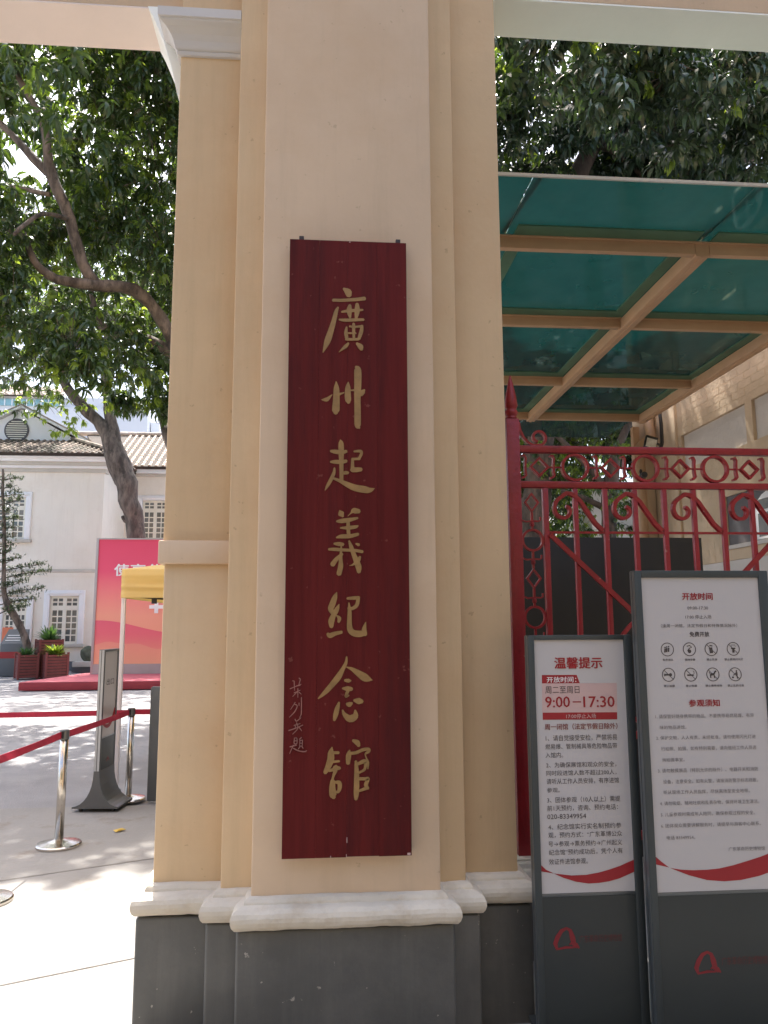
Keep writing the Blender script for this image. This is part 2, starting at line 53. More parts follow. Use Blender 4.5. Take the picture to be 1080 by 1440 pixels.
# ------------------------------------------------------------------ materials
MATS = {}
def mat(name, colour, rough=0.6, var=0.12, scale=4.0, bump=0.0, bscale=40.0, metal=0.0, spec=0.5, stretch=(1, 1, 1),
        colour2=None, patch=None, pscale=1.2, pmin=0.55, pmax=0.75, streak=None, specks=None):
    """procedural principled material: base colour varied by noise, optional second colour in patches (dirt, wear), bump relief"""
    if name in MATS: return MATS[name]
    m = bpy.data.materials.new(name); m.use_nodes = True; MATS[name] = m
    n = m.node_tree.nodes; l = m.node_tree.links; b = n['Principled BSDF']
    b.inputs['Roughness'].default_value = rough; b.inputs['Metallic'].default_value = metal
    b.inputs['Specular IOR Level'].default_value = spec
    tc = n.new('ShaderNodeTexCoord'); mp = n.new('ShaderNodeMapping'); mp.inputs['Scale'].default_value = stretch
    l.new(tc.outputs['Object'], mp.inputs[0])
    no = n.new('ShaderNodeTexNoise'); no.inputs['Scale'].default_value = scale; no.inputs['Detail'].default_value = 6; no.inputs['Roughness'].default_value = 0.62
    l.new(mp.outputs[0], no.inputs['Vector'])
    rp = n.new('ShaderNodeValToRGB'); l.new(no.outputs['Fac'], rp.inputs[0])
    c = Vector(colour); lo = c * (1 - var); hi = c * (1 + var * 0.7)
    if colour2: hi = Vector(colour2)
    rp.color_ramp.elements[0].position = 0.32; rp.color_ramp.elements[0].color = (*lo, 1)
    rp.color_ramp.elements[1].position = 0.68; rp.color_ramp.elements[1].color = (*[min(x, .95) for x in hi], 1)
    out = rp.outputs[0]
    if patch:
        n2 = n.new('ShaderNodeTexNoise'); n2.inputs['Scale'].default_value = pscale; n2.inputs['Detail'].default_value = 9; n2.inputs['Roughness'].default_value = .7
        l.new(mp.outputs[0], n2.inputs['Vector'])
        mr = n.new('ShaderNodeMapRange'); mr.inputs[1].default_value = pmin; mr.inputs[2].default_value = pmax
        l.new(n2.outputs['Fac'], mr.inputs[0])
        mx = n.new('ShaderNodeMix'); mx.data_type = 'RGBA'; l.new(mr.outputs[0], mx.inputs['Factor'])
        l.new(out, mx.inputs['A']); mx.inputs['B'].default_value = (*patch, 1); out = mx.outputs['Result']
    def over(src, vec, sc, lo_, hi_, amount, c_, rough_=.75):
        n2 = n.new('ShaderNodeTexNoise'); n2.inputs['Scale'].default_value = sc; n2.inputs['Detail'].default_value = 8; n2.inputs['Roughness'].default_value = rough_
        l.new(vec, n2.inputs['Vector']); mr = n.new('ShaderNodeMapRange'); mr.inputs[1].default_value = lo_; mr.inputs[2].default_value = hi_; mr.inputs[4].default_value = amount
        l.new(n2.outputs['Fac'], mr.inputs[0]); mx = n.new('ShaderNodeMix'); mx.data_type = 'RGBA'; l.new(mr.outputs[0], mx.inputs['Factor'])
        l.new(src, mx.inputs['A']); mx.inputs['B'].default_value = (*c_, 1); return mx.outputs['Result']
    if streak:
        m2 = n.new('ShaderNodeMapping'); m2.inputs['Scale'].default_value = (1, 1, .07); l.new(tc.outputs['Object'], m2.inputs[0])
        out = over(out, m2.outputs[0], 7.0, .5, .74, streak[1], streak[0])
    if specks:
        out = over(out, tc.outputs['Object'], 26.0, .685, .71, specks[1], specks[0], .55)
    l.new(out, b.inputs['Base Color'])
    if bump:
        n3 = n.new('ShaderNodeTexNoise'); n3.inputs['Scale'].default_value = bscale; n3.inputs['Detail'].default_value = 5
        l.new(mp.outputs[0], n3.inputs['Vector'])
        bp = n.new('ShaderNodeBump'); bp.inputs['Strength'].default_value = bump; bp.inputs['Distance'].default_value = 0.01
        l.new(n3.outputs['Fac'], bp.inputs['Height']); l.new(bp.outputs[0], b.inputs['Normal'])
    return m

cream = mat('cream_paint', (0.64, 0.47, 0.29), 0.75, 0.05, 2.2, 0.22, 14, patch=(0.60, 0.41, 0.24), pscale=1.7, pmin=.48, pmax=.8, spec=.25, streak=((0.46, 0.34, 0.20), .4), specks=((0.30, 0.20, 0.12), .4))
cream_pale = mat('pale_cream_paint', (0.66, 0.50, 0.35), 0.75, 0.05, 1.8, 0.2, 12, patch=(0.60, 0.43, 0.28), pscale=1.2, pmin=.48, pmax=.78, spec=.25, streak=((0.48, 0.37, 0.25), .35), specks=((0.32, 0.22, 0.14), .3))
white_plaster = mat('white_plaster', (0.64, 0.575, 0.47), 0.7, 0.08, 5, 0.6, 24, patch=(0.47, 0.38, 0.27), pscale=7.0, pmin=.52, pmax=.85, spec=.3)
soffit_pink = mat('soffit_pale_pink', (0.80, 0.68, 0.60), 0.7, 0.04, 2, 0.3, 9, spec=.3)
capital_grey = mat('capital_grey_white', (0.60, 0.57, 0.54), 0.7, 0.05, 3, 0.15, 20, spec=.3)
soffit_white = mat('soffit_white', (0.86, 0.86, 0.79), 0.7, 0.04, 2, 0.1, 20, spec=.3)
plinth_grey = mat('plinth_grey', (0.088, 0.086, 0.078), 0.48, 0.16, 3, 0.3, 16, patch=(0.125, 0.118, 0.105), pscale=2.5, pmin=.5, pmax=.75, streak=((0.17, 0.16, 0.14), .35), specks=((0.35, 0.32, 0.27), .8))
wood_red = mat('lacquered_red_wood', (0.112, 0.013, 0.012), 0.55, 0.22, 2.6, 0.2, 9, stretch=(7, 7, .4), patch=(0.050, 0.010, 0.010), pscale=1.3, pmin=.52, pmax=.78, spec=.12, streak=((0.032, 0.008, 0.009), .75), specks=((0.22, 0.08, 0.06), .5))
gold = mat('dull_gold_paint', (0.29, 0.165, 0.055), 0.5, 0.22, 22, 0.2, 60)
pink_ink = mat('faded_pink_paint', (0.30, 0.125, 0.10), 0.6, 0.2, 30)
iron_dark = mat('dark_rusty_iron', (0.03, 0.018, 0.014), 0.6, 0.3, 30)
red_paint = mat('red_gloss_paint', (0.29, 0.014, 0.020), 0.38, 0.14, 9, 0.35, 40, patch=(0.15, 0.010, 0.012), pscale=6, pmin=.55, pmax=.8, specks=((0.40, 0.20, 0.16), .6))
stand_grey = mat('grey_green_metal', (0.055, 0.064, 0.064), 0.42, 0.08, 3, 0.08, 60, metal=.25)
stand_side = mat('satin_grey_metal', (0.13, 0.14, 0.14), 0.35, 0.1, 3, metal=.5)
satin_alu = mat('satin_aluminium', (0.42, 0.44, 0.47), 0.4, 0.05, 3, metal=.6)
stand_light = mat('light_grey_metal', (0.105, 0.11, 0.115), 0.4, 0.08, 3, metal=.2)
stand_dark = mat('dark_green_grey_panel', (0.026, 0.032, 0.031), 0.38, 0.15, 2, 0.05, 30)
poster_white = mat('poster_white', (0.50, 0.47, 0.455), 0.35, 0.02, 1, spec=.4)
ink_red = mat('ink_red', (0.30, 0.010, 0.016), 0.5, 0.04)
ink_pink = mat('ink_pink', (0.55, 0.38, 0.35), 0.5, 0.03)
ink_black = mat('ink_black', (0.085, 0.07, 0.065), 0.5, 0.03)
ink_brown = mat('ink_brown', (0.20, 0.05, 0.04), 0.5, 0.03)
ink_white = mat('ink_white', (0.75, 0.70, 0.68), 0.5, 0.03)
ink_faint_red = mat('ink_faint_red', (0.10, 0.018, 0.018), 0.5, 0.25, 12)
ink_logo = mat('ink_logo_red', (0.20, 0.010, 0.016), 0.45, 0.15, 9)
steel = mat('brushed_steel', (0.62, 0.58, 0.52), 0.22, 0.08, 4, 0.05, 90, metal=1.0, stretch=(1, 1, 8))
black_plastic = mat('black_plastic', (0.02, 0.02, 0.022), 0.45, 0.1)
belt_red = mat('red_belt', (0.42, 0.012, 0.045), 0.65, 0.1, 12, 0.3, 200)
concrete = mat('pale_concrete', (0.24, 0.23, 0.215), 0.85, 0.10, 1.3, 0.5, 26, patch=(0.165, 0.138, 0.112), pscale=2.6, pmin=.54, pmax=.72, specks=((0.16, 0.12, 0.10), .5))
asphalt = mat('worn_yard_surface', (0.245, 0.24, 0.242), 0.9, 0.16, 1.1, 0.8, 60, patch=(0.30, 0.29, 0.285), pscale=.7, pmin=.5, pmax=.66)
street_asphalt = mat('street_asphalt', (0.055, 0.055, 0.058), 0.9, 0.2, 1.5, 0.8, 60)
joint = mat('joint_dark', (0.28, 0.22, 0.18), 0.9, 0.3, 8)
facade = mat('facade_cream', (0.80, 0.76, 0.68), 0.85, 0.05, .6, 0.15, 8, patch=(0.69, 0.63, 0.53), pscale=.5, pmin=.5, pmax=.8, streak=((0.58, 0.53, 0.45), .3))
trim_white = mat('trim_white', (0.80, 0.81, 0.82), 0.7, 0.05, 1.5)
trim_grey = mat('trim_grey', (0.52, 0.50, 0.45), 0.8, 0.08, 2)
sash_cream = mat('sash_cream', (0.76, 0.74, 0.64), 0.6, 0.05, 3)
pane_m = mat('window_pane', (0.11, 0.125, 0.125), 0.12, 0.4, 1.7, spec=.8)
roof_tile = mat('clay_tile', (0.27, 0.20, 0.155), 0.85, 0.4, 2.5, 0.3, 12, colour2=(0.36, 0.28, 0.23), patch=(0.06, 0.058, 0.036), pscale=1.1, pmin=.42, pmax=.58)
roof_tile_light = mat('pale_clay_tile', (0.42, 0.33, 0.26), 0.85, 0.3, 2.5, 0.3, 12, colour2=(0.60, 0.50, 0.42), patch=(0.16, 0.14, 0.08), pscale=.8, pmin=.58, pmax=.7)
roof_valley = mat('tile_channel', (0.05, 0.038, 0.03), 0.9, 0.35, 3)
far_grey = mat('far_grey_wall', (0.64, 0.65, 0.67), 0.85, 0.05, .3)
far_blue = mat('far_blue_glass', (0.25, 0.45, 0.50), 0.25, 0.2, .7)
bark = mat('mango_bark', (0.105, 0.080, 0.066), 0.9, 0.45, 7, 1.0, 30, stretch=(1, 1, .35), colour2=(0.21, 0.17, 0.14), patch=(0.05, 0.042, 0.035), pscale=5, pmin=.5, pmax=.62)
bark_dark = mat('shaded_mango_bark', (0.060, 0.045, 0.036), 0.9, 0.45, 7, 1.0, 30, stretch=(1, 1, .35), colour2=(0.12, 0.09, 0.07), patch=(0.03, 0.026, 0.02), pscale=5, pmin=.5, pmax=.62)  # darker copy of the bark, shade put into its colour
canopy_tan = mat('tan_painted_steel', (0.50, 0.32, 0.19), 0.5, 0.08, 4, 0.1, 30)
gasket = mat('dark_green_gasket', (0.075, 0.16, 0.095), 0.5, 0.2, 5)
wall_cream = mat('brick_wall_cream', (0.54, 0.42, 0.29), 0.8, 0.10, 2.5, 0.4, 30, patch=(0.48, 0.35, 0.23), pscale=2, pmin=.5, pmax=.8)
wall_white = mat('brick_panel_white', (0.56, 0.52, 0.48), 0.8, 0.06, 3, 0.4, 30)
shutter_grey = mat('shutter_grey', (0.10, 0.095, 0.10), 0.6, 0.08, 3)
black_board = mat('black_board', (0.018, 0.018, 0.016), 0.5, 0.2, 1.2)
pipe_tan = mat('pipe_tan', (0.42, 0.27, 0.16), 0.5, 0.08, 5)
lamp_face = mat('lamp_face', (0.88, 0.86, 0.72), 0.2, 0.3, 14)
stage_red = mat('stage_red_carpet', (0.50, 0.13, 0.15), 0.9, 0.08, 3, 0.3, 70)
stage_edge = mat('stage_red_edge', (0.30, 0.035, 0.045), 0.8, 0.1, 3)
planter_red = mat('red_brown_timber', (0.18, 0.048, 0.045), 0.7, 0.15, 9, 0.3, 30)
soil = mat('soil', (0.05, 0.035, 0.025), 0.95, 0.3, 20)
tent_yellow = mat('yellow_tent_cloth', (0.72, 0.42, 0.10), 0.75, 0.05, 3)
tent_white = mat('white_tube', (0.72, 0.68, 0.70), 0.4, 0.04, 3)
panel_grey = mat('blue_grey_metal', (0.10, 0.115, 0.13), 0.5, 0.08, 2)
board_frame = mat('backdrop_frame', (0.42, 0.38, 0.37), 0.6, 0.06, 2)
board_white = mat('board_lettering_white', (0.85, 0.84, 0.84), 0.6, 0.02)
hill_pink = mat('print_hill_pink', (0.70, 0.13, 0.17), 0.6, 0.08, .6, colour2=(0.74, 0.21, 0.18))
hill_orange = mat('print_hill_orange', (0.72, 0.24, 0.17), 0.6, 0.08, .5, colour2=(0.74, 0.30, 0.19))
door_red = mat('dark_red_door', (0.10, 0.018, 0.018), 0.5, 0.2, 3)
dark_inside = mat('dark_interior', (0.012, 0.012, 0.014), 0.8, 0.2, 3)  # near-black colour standing in for unlit rooms behind openings
orange_m = mat('orange_notice', (0.62, 0.17, 0.08), 0.6, 0.1, 2)
rock_m = mat('mossy_rock', (0.10, 0.115, 0.08), 0.9, 0.4, 5, 0.8, 12)
base_slate = mat('slate_base', (0.13, 0.14, 0.155), 0.8, 0.12, 2)
yellow_leaf = mat('yellow_leaf', (0.50, 0.33, 0.05), 0.6, 0.2, 10)
tag_white = mat('tag_white', (0.75, 0.73, 0.70), 0.6, 0.03)

def gradient_mat(name, stops, z0, z1):
    """printed poster gradient along the sheet's height (object Z, metres)"""
    m = bpy.data.materials.new(name); m.use_nodes = True
    n = m.node_tree.nodes; l = m.node_tree.links; b = n['Principled BSDF']; b.inputs['Roughness'].default_value = .6
    tc = n.new('ShaderNodeTexCoord'); sp = n.new('ShaderNodeSeparateXYZ'); mr = n.new('ShaderNodeMapRange'); rp = n.new('ShaderNodeValToRGB')
    l.new(tc.outputs['Object'], sp.inputs[0]); l.new(sp.outputs['Z'], mr.inputs[0]); mr.inputs[1].default_value = z0; mr.inputs[2].default_value = z1
    l.new(mr.outputs[0], rp.inputs[0]); e = rp.color_ramp.elements
    e[0].position = stops[0][0]; e[0].color = (*stops[0][1], 1); e[1].position = stops[-1][0]; e[1].color = (*stops[-1][1], 1)
    for p, c in stops[1:-1]:
        k = e.new(p); k.color = (*c, 1)
    l.new(rp.outputs[0], b.inputs['Base Color']); return m

def leaf_mat(name, c1, c2, trans, tcol):
    m = bpy.data.materials.new(name); m.use_nodes = True
    n = m.node_tree.nodes; l = m.node_tree.links; b = n['Principled BSDF']; o = n['Material Output']
    b.inputs['Roughness'].default_value = .34; b.inputs['Specular IOR Level'].default_value = .5
    tc = n.new('ShaderNodeTexCoord'); no = n.new('ShaderNodeTexNoise'); no.inputs['Scale'].default_value = 1.7; no.inputs['Detail'].default_value = 3
    l.new(tc.outputs['Object'], no.inputs['Vector'])
    rp = n.new('ShaderNodeValToRGB'); rp.color_ramp.elements[0].position = .35; rp.color_ramp.elements[1].position = .7
    rp.color_ramp.elements[0].color = (*c1, 1); rp.color_ramp.elements[1].color = (*c2, 1)
    at = n.new('ShaderNodeObjectInfo')
    l.new(no.outputs['Fac'], rp.inputs[0]); l.new(rp.outputs[0], b.inputs['Base Color'])
    t = n.new('ShaderNodeBsdfTranslucent'); t.inputs['Color'].default_value = (*tcol, 1)
    mx = n.new('ShaderNodeMixShader'); mx.inputs[0].default_value = trans
    l.new(b.outputs[0], mx.inputs[1]); l.new(t.outputs[0], mx.inputs[2]); l.new(mx.outputs[0], o.inputs['Surface'])
    MATS[name] = m; return m
leaf_dark = leaf_mat('mango_leaf', (0.020, 0.042, 0.022), (0.038, 0.070, 0.030), 0.22, (0.20, 0.32, 0.03))
leaf_shade = leaf_mat('shaded_mango_leaf', (0.026, 0.048, 0.030), (0.044, 0.074, 0.040), 0.10, (0.10, 0.18, 0.03))  # greyer, less translucent mango leaf copy with shade painted in
leaf_young = leaf_mat('young_leaf', (0.065, 0.12, 0.03), (0.11, 0.18, 0.045), 0.45, (0.45, 0.58, 0.06))
leaf_conifer = leaf_mat('conifer_leaf', (0.050, 0.075, 0.040), (0.09, 0.12, 0.06), 0.25, (0.15, 0.22, 0.06))
leaf_agave = leaf_mat('agave_leaf', (0.045, 0.11, 0.05), (0.08, 0.16, 0.06), 0.25, (0.15, 0.30, 0.05))
def cloth_mat(name, c, tc_, f):
    m = bpy.data.materials.new(name); m.use_nodes = True
    n = m.node_tree.nodes; l = m.node_tree.links; b = n['Principled BSDF']; o = n['Material Output']
    b.inputs['Base Color'].default_value = (*c, 1); b.inputs['Roughness'].default_value = .7
    t = n.new('ShaderNodeBsdfTranslucent'); t.inputs['Color'].default_value = (*tc_, 1)
    mx = n.new('ShaderNodeMixShader'); mx.inputs[0].default_value = f
    l.new(b.outputs[0], mx.inputs[1]); l.new(t.outputs[0], mx.inputs[2]); l.new(mx.outputs[0], o.inputs['Surface']); return m
tent_cloth = cloth_mat('yellow_cloth', (0.90, 0.76, 0.38), (0.92, 0.76, 0.38), .5)
def glass_mat(name, tint, refl):
    m = bpy.data.materials.new(name); m.use_nodes = True
    n = m.node_tree.nodes; l = m.node_tree.links; o = n['Material Output']; n.remove(n['Principled BSDF'])
    tr = n.new('ShaderNodeBsdfTransparent'); tr.inputs['Color'].default_value = (*tint, 1)
    gl = n.new('ShaderNodeBsdfGlossy'); gl.inputs['Roughness'].default_value = .03; gl.inputs['Color'].default_value = refl
    fr = n.new('ShaderNodeFresnel'); fr.inputs['IOR'].default_value = 1.52
    mx = n.new('ShaderNodeMixShader')
    l.new(fr.outputs[0], mx.inputs[0]); l.new(tr.outputs[0], mx.inputs[1]); l.new(gl.outputs[0], mx.inputs[2])
    df = n.new('ShaderNodeBsdfTranslucent'); df.inputs['Color'].default_value = (0.006, 0.085, 0.090, 1)
    no = n.new('ShaderNodeTexNoise'); no.inputs['Scale'].default_value = 3; no.inputs['Detail'].default_value = 8
    mr = n.new('ShaderNodeMapRange'); mr.inputs[1].default_value = .3; mr.inputs[2].default_value = .8; mr.inputs[3].default_value = .3; mr.inputs[4].default_value = .6
    tc = n.new('ShaderNodeTexCoord'); l.new(tc.outputs['Object'], no.inputs['Vector']); l.new(no.outputs['Fac'], mr.inputs[0])
    du = n.new('ShaderNodeBsdfDiffuse'); du.inputs['Color'].default_value = (0.30, 0.36, 0.33, 1)
    ms = n.new('ShaderNodeMixShader'); ms.inputs[0].default_value = .25; l.new(df.outputs[0], ms.inputs[1]); l.new(du.outputs[0], ms.inputs[2])
    m2 = n.new('ShaderNodeMixShader'); l.new(mr.outputs[0], m2.inputs[0]); l.new(mx.outputs[0], m2.inputs[1]); l.new(ms.outputs[0], m2.inputs[2])
    l.new(m2.outputs[0], o.inputs['Surface']); return m
green_glass = glass_mat('dusty_green_glass', (0.01, 0.16, 0.15), (0.7, 1.0, 0.95, 1))

# ------------------------------------------------------------------ helpers
ORG = {}
def org_of(p):
    if p is None: return Vector((0, 0, 0))
    return ORG.get(p.name, Vector((0, 0, 0)))
def tag(o, label=None, cat=None, group=None, kind=None):
    if label: o['label'] = label
    if cat: o['category'] = cat
    if group: o['group'] = group
    if kind: o['kind'] = kind
    return o
def thing(name, label, cat, loc=(0, 0, 0), rotz=0.0, group=None, local=False):
    o = bpy.data.objects.new(name, None); col.objects.link(o)
    o.empty_display_size = .1
    o.location = loc; o.rotation_euler = (0, 0, rotz); tag(o, label, cat, group)
    ORG[o.name] = Vector((0, 0, 0)) if local else Vector(loc)
    return o

class MB:
    def __init__(s): s.v = []; s.f = []; s.smooth = False
    def box(s, x0, x1, y0, y1, z0, z1):
        n = len(s.v)
        s.v += [(x0, y0, z0), (x1, y0, z0), (x1, y1, z0), (x0, y1, z0), (x0, y0, z1), (x1, y0, z1), (x1, y1, z1), (x0, y1, z1)]
        s.f += [tuple(n + i for i in q) for q in ((0, 3, 2, 1), (4, 5, 6, 7), (0, 1, 5, 4), (1, 2, 6, 5), (2, 3, 7, 6), (3, 0, 4, 7))]
        return s
    def tube(s, pts, rad, n=8, caps=True, closed=False):
        P = [Vector(p) for p in pts]; k = len(P)
        if not hasattr(rad, '__len__'): rad = [rad] * k
        base = len(s.v); up = None
        for i, p in enumerate(P):
            if closed: t = (P[(i + 1) % k] - P[i - 1]).normalized()
            else: t = ((P[i + 1] if i < k - 1 else P[i]) - (P[i - 1] if i > 0 else P[i])).normalized()
            if up is None:
                up = Vector((0, 0, 1)) if abs(t.z) < .9 else Vector((1, 0, 0))
            a = t.cross(up)
            if a.length < 1e-6: a = t.cross(Vector((0, 1, 0)))
            a.normalize(); b = a.cross(t).normalized(); up = b
            for j in range(n):
                an = 2 * math.pi * j / n
                s.v.append(tuple(p + a * math.cos(an) * rad[i] + b * math.sin(an) * rad[i]))
        m = k if closed else k - 1
        for i in range(m):
            i2 = (i + 1) % k
            for j in range(n):
                j2 = (j + 1) % n
                s.f.append((base + i * n + j, base + i * n + j2, base + i2 * n + j2, base + i2 * n + j))
        if caps and not closed:
            s.f.append(tuple(base + j for j in range(n))[::-1]); s.f.append(tuple(base + (k - 1) * n + j for j in range(n)))
        return s
    def bar(s, p0, p1, w, d, side=(0, 1, 0)):
        """flat bar from p0 to p1: width w across, depth d along 'side'"""
        p0, p1 = Vector(p0), Vector(p1); t = (p1 - p0).normalized(); sd_ = Vector(side).normalized(); a = t.cross(sd_).normalized()
        n = len(s.v)
        for p in (p0, p1):
            for (i, j) in ((-1, -1), (1, -1), (1, 1), (-1, 1)):
                s.v.append(tuple(p + a * (w / 2 * i) + sd_ * (d / 2 * j)))
        s.f += [(n, n + 3, n + 2, n + 1), (n + 4, n + 5, n + 6, n + 7)] + [(n + i, n + (i + 1) % 4, n + 4 + (i + 1) % 4, n + 4 + i) for i in range(4)]
        return s
    def ribbon(s, pts, w, d, closed=False):
        """flat iron strip following pts in an XZ plane: w in-plane thickness (float or list), d depth along Y"""
        k = len(pts); n0 = len(s.v)
        W = w if hasattr(w, '__len__') else [w] * k
        for i in range(k):
            a = Vector(pts[i - 1] if (i > 0 or closed) else pts[i]); b = Vector(pts[(i + 1) % k] if (i < k - 1 or closed) else pts[i])
            t = b - a; nn = Vector((-t.z, 0, t.x)).normalized(); p = Vector(pts[i])
            for (u, v) in ((-1, -1), (1, -1), (1, 1), (-1, 1)):
                s.v.append(tuple(p + nn * (W[i] / 2 * u) + Vector((0, d / 2 * v, 0))))
        m = k if closed else k - 1
        for i in range(m):
            a = n0 + i * 4; b = n0 + ((i + 1) % k) * 4
            for j in range(4):
                j2 = (j + 1) % 4; s.f.append((a + j, a + j2, b + j2, b + j))
        if not closed:
            s.f.append((n0 + 3, n0 + 2, n0 + 1, n0)); e = n0 + (k - 1) * 4; s.f.append((e, e + 1, e + 2, e + 3))
        return s
    def prism(s, poly, f0, f1):
        """poly: 2D points; f0/f1 map a 2D point to the two end faces"""
        n = len(s.v); k = len(poly)
        s.v += [tuple(f0(*p)) for p in poly] + [tuple(f1(*p)) for p in poly]
        s.f.append(tuple(range(n, n + k))[::-1]); s.f.append(tuple(range(n + k, n + 2 * k)))
        for i in range(k):
            j = (i + 1) % k; s.f.append((n + i, n + j, n + k + j, n + k + i))
        return s
    def lathe(s, prof, c, n=24):
        b = len(s.v)
        for r, z in prof:
            for j in range(n):
                a = 2 * math.pi * j / n; s.v.append((c[0] + r * math.cos(a), c[1] + r * math.sin(a), c[2] + z))
        for i in range(len(prof) - 1):
            for j in range(n):
                j2 = (j + 1) % n; s.f.append((b + i * n + j, b + i * n + j2, b + (i + 1) * n + j2, b + (i + 1) * n + j))
        s.f.append(tuple(b + j for j in range(n))[::-1]); s.f.append(tuple(b + (len(prof) - 1) * n + j for j in range(n)))
        return s
    def build(s, name, m, parent=None, bevel=0.0, seg=2, smooth=False, sub=0, jitter=0.0, nrm=True, kind=None, label=None):
        og = org_of(parent)
        me = bpy.data.meshes.new(name)
        me.from_pydata([(v[0] - og.x, v[1] - og.y, v[2] - og.z) for v in s.v], [], s.f)
        if bevel or nrm or sub or jitter:
            bm = bmesh.new(); bm.from_mesh(me)
            if nrm: bmesh.ops.recalc_face_normals(bm, faces=bm.faces)
            if bevel:
                es = [e for e in bm.edges if len(e.link_faces) == 2 and e.calc_face_angle(0) > .5]
                bmesh.ops.bevel(bm, geom=es, offset=bevel, segments=seg, profile=.5, affect='EDGES', clamp_overlap=True)
            if sub: bmesh.ops.subdivide_edges(bm, edges=bm.edges, cuts=sub, use_grid_fill=True)
            if jitter:
                for v in bm.verts: v.co += noise.noise_vector(v.co * 7) * jitter
            bm.to_mesh(me); bm.free()
        if smooth or bevel:
            me.polygons.foreach_set('use_smooth', [True] * len(me.polygons))
            if bevel and not smooth: me.set_sharp_from_angle(angle=R(35))
        me.materials.append(m)
        o = bpy.data.objects.new(name, me); col.objects.link(o)
        if parent is not None:
            o.parent = parent; ORG[o.name] = og
        if kind: o['kind'] = kind
        if label: o['label'] = label
        return o

def box(name, m, parent, x0, x1, y0, y1, z0, z1, bevel=0.0, **k):
    return MB().box(x0, x1, y0, y1, z0, z1).build(name, m, parent, bevel=bevel, **k)
def copy_tree(o, parent=None):
    c = o.copy(); col.objects.link(c)
    if parent is not None: c.parent = parent
    ORG[c.name] = ORG.get(o.name, Vector((0, 0, 0)))
    for ch in list(o.children): copy_tree(ch, c)
    return c

_fc = bpy.data.curves.new('f', 'FONT')
_fo = bpy.data.objects.new('f', _fc); col.objects.link(_fo)
def text_mesh(name, txt, rect, m, parent, to3d, weight=0, res=2):
    """flat lettering whose ink box is rect=(x0,x1,z0,z1) in sheet metres; to3d maps (u,v,lift)"""
    _fc.body = txt; _fc.size = 1.0; _fc.resolution_u = res
    _fo.location = (0, 0, 0)
    dg = bpy.context.evaluated_depsgraph_get(); dg.update()
    me = bpy.data.meshes.new_from_object(_fo.evaluated_get(dg))
    if not len(me.vertices): return None
    xs = [v.co.x for v in me.vertices]; ys = [v.co.y for v in me.vertices]
    ax, bx, ay, by = min(xs), max(xs), min(ys), max(ys); x0, x1, z0, z1 = rect
    og = org_of(parent)
    for v in me.vertices:
        u = x0 + (v.co.x - ax) / max(bx - ax, 1e-6) * (x1 - x0); t = z0 + (v.co.y - ay) / max(by - ay, 1e-6) * (z1 - z0)
        p = Vector(to3d(u, t)); v.co = p - og
    me.name = name; me.materials.clear(); me.materials.append(m)
    if weight:                          # bolder print: the same glyphs laid over themselves a hair apart
        h = (z1 - z0) * (.018 if weight == 1 else .032); vs_ = [v.co.copy() for v in me.vertices]; fs_ = [tuple(p.vertices) for p in me.polygons]; n_ = len(vs_)
        nv = []; nf = []
        for k, (dx, dz) in enumerate(((-h, 0), (h, 0), (0, h * .6), (0, -h * .6))):
            nv += [(v.x + dx, v.y - .00003 * k, v.z + dz) for v in vs_]; nf += [tuple(i + k * n_ for i in f) for f in fs_]
        me = bpy.data.meshes.new(name); me.from_pydata(nv, [], nf); me.materials.append(m)
    o = bpy.data.objects.new(name, me); col.objects.link(o); o.parent = parent; ORG[o.name] = og
    return o

# ------------------------------------------------------------------ ground
g = MB(); g.v = [(-140, -60, -.02), (140, -60, -.02), (140, 160, -.02), (-140, 160, -.02)]; g.f = [(0, 1, 2, 3)]
g.build('ground', asphalt, kind='structure')
rd = MB(); rd.v = [(-140, -59, -.016), (140, -59, -.016), (140, .3, -.016), (-140, .3, -.016)]; rd.f = [(0, 1, 2, 3)]
rd.build('road', street_asphalt, kind='structure')
# pale concrete apron by the gate, in cast slabs with open joints that run slightly askew to the gate
apron = bpy.data.objects.new('pavement', None); col.objects.link(apron); apron['kind'] = 'structure'; ORG[apron.name] = Vector((0, 0, 0))
box('bed', joint, apron, -14, 12, .31, 7.32, -.018, -.008)
ys = [.4, 2.2, 3.95, 5.68]
def slab(poly):
    MB().prism(poly, lambda x, y: (x, y, -.012), lambda x, y: (x, y, 0.0)).build('slab', concrete, apron, bevel=.004, seg=1)
sl_ = .44
for a, b in zip(ys[:-1], ys[1:]):
    for k in range(-4, 4):
        x0 = k * 3.6 - .3; x1 = x0 + 3.6
        f = lambda x, y: y + (min(max(x, -4), .5) + 1.15) * sl_ * (1 if y > 2 else 0)
        slab([(x0 + .006, f(x0, a) + .006), (x1 - .006, f(x1, a) + .006), (x1 - .006, f(x1, b) - .006), (x0 + .006, f(x0, b) - .006)])
for k in range(-4, 4):                      # last course: from the slanting joint to the straight edge of the asphalt
    x0 = k * 3.6 - .1; x1 = x0 + 3.6
    f = lambda x, y: y + (min(max(x, -4), .5) + 1.15) * sl_
    slab([(x0 + .006, f(x0, 5.68) + .008), (x1 - .006, f(x1, 5.68) + .008), (x1 - .006, 7.3), (x0 + .006, 7.3)])
# fallen leaf
lf = MB(); lf.v = [(-1.60, 6.42, .012), (-1.55, 6.40, .02), (-1.50, 6.43, .012), (-1.54, 6.46, .018), (-1.57, 6.38, .006)]; lf.f = [(0, 4, 1), (1, 4, 2), (0, 1, 3), (1, 2, 3)]
tag(lf.build('fallen_leaf', yellow_leaf), 'yellow leaf lying on the pale paving beside the foot of the slim display stand', 'leaf')

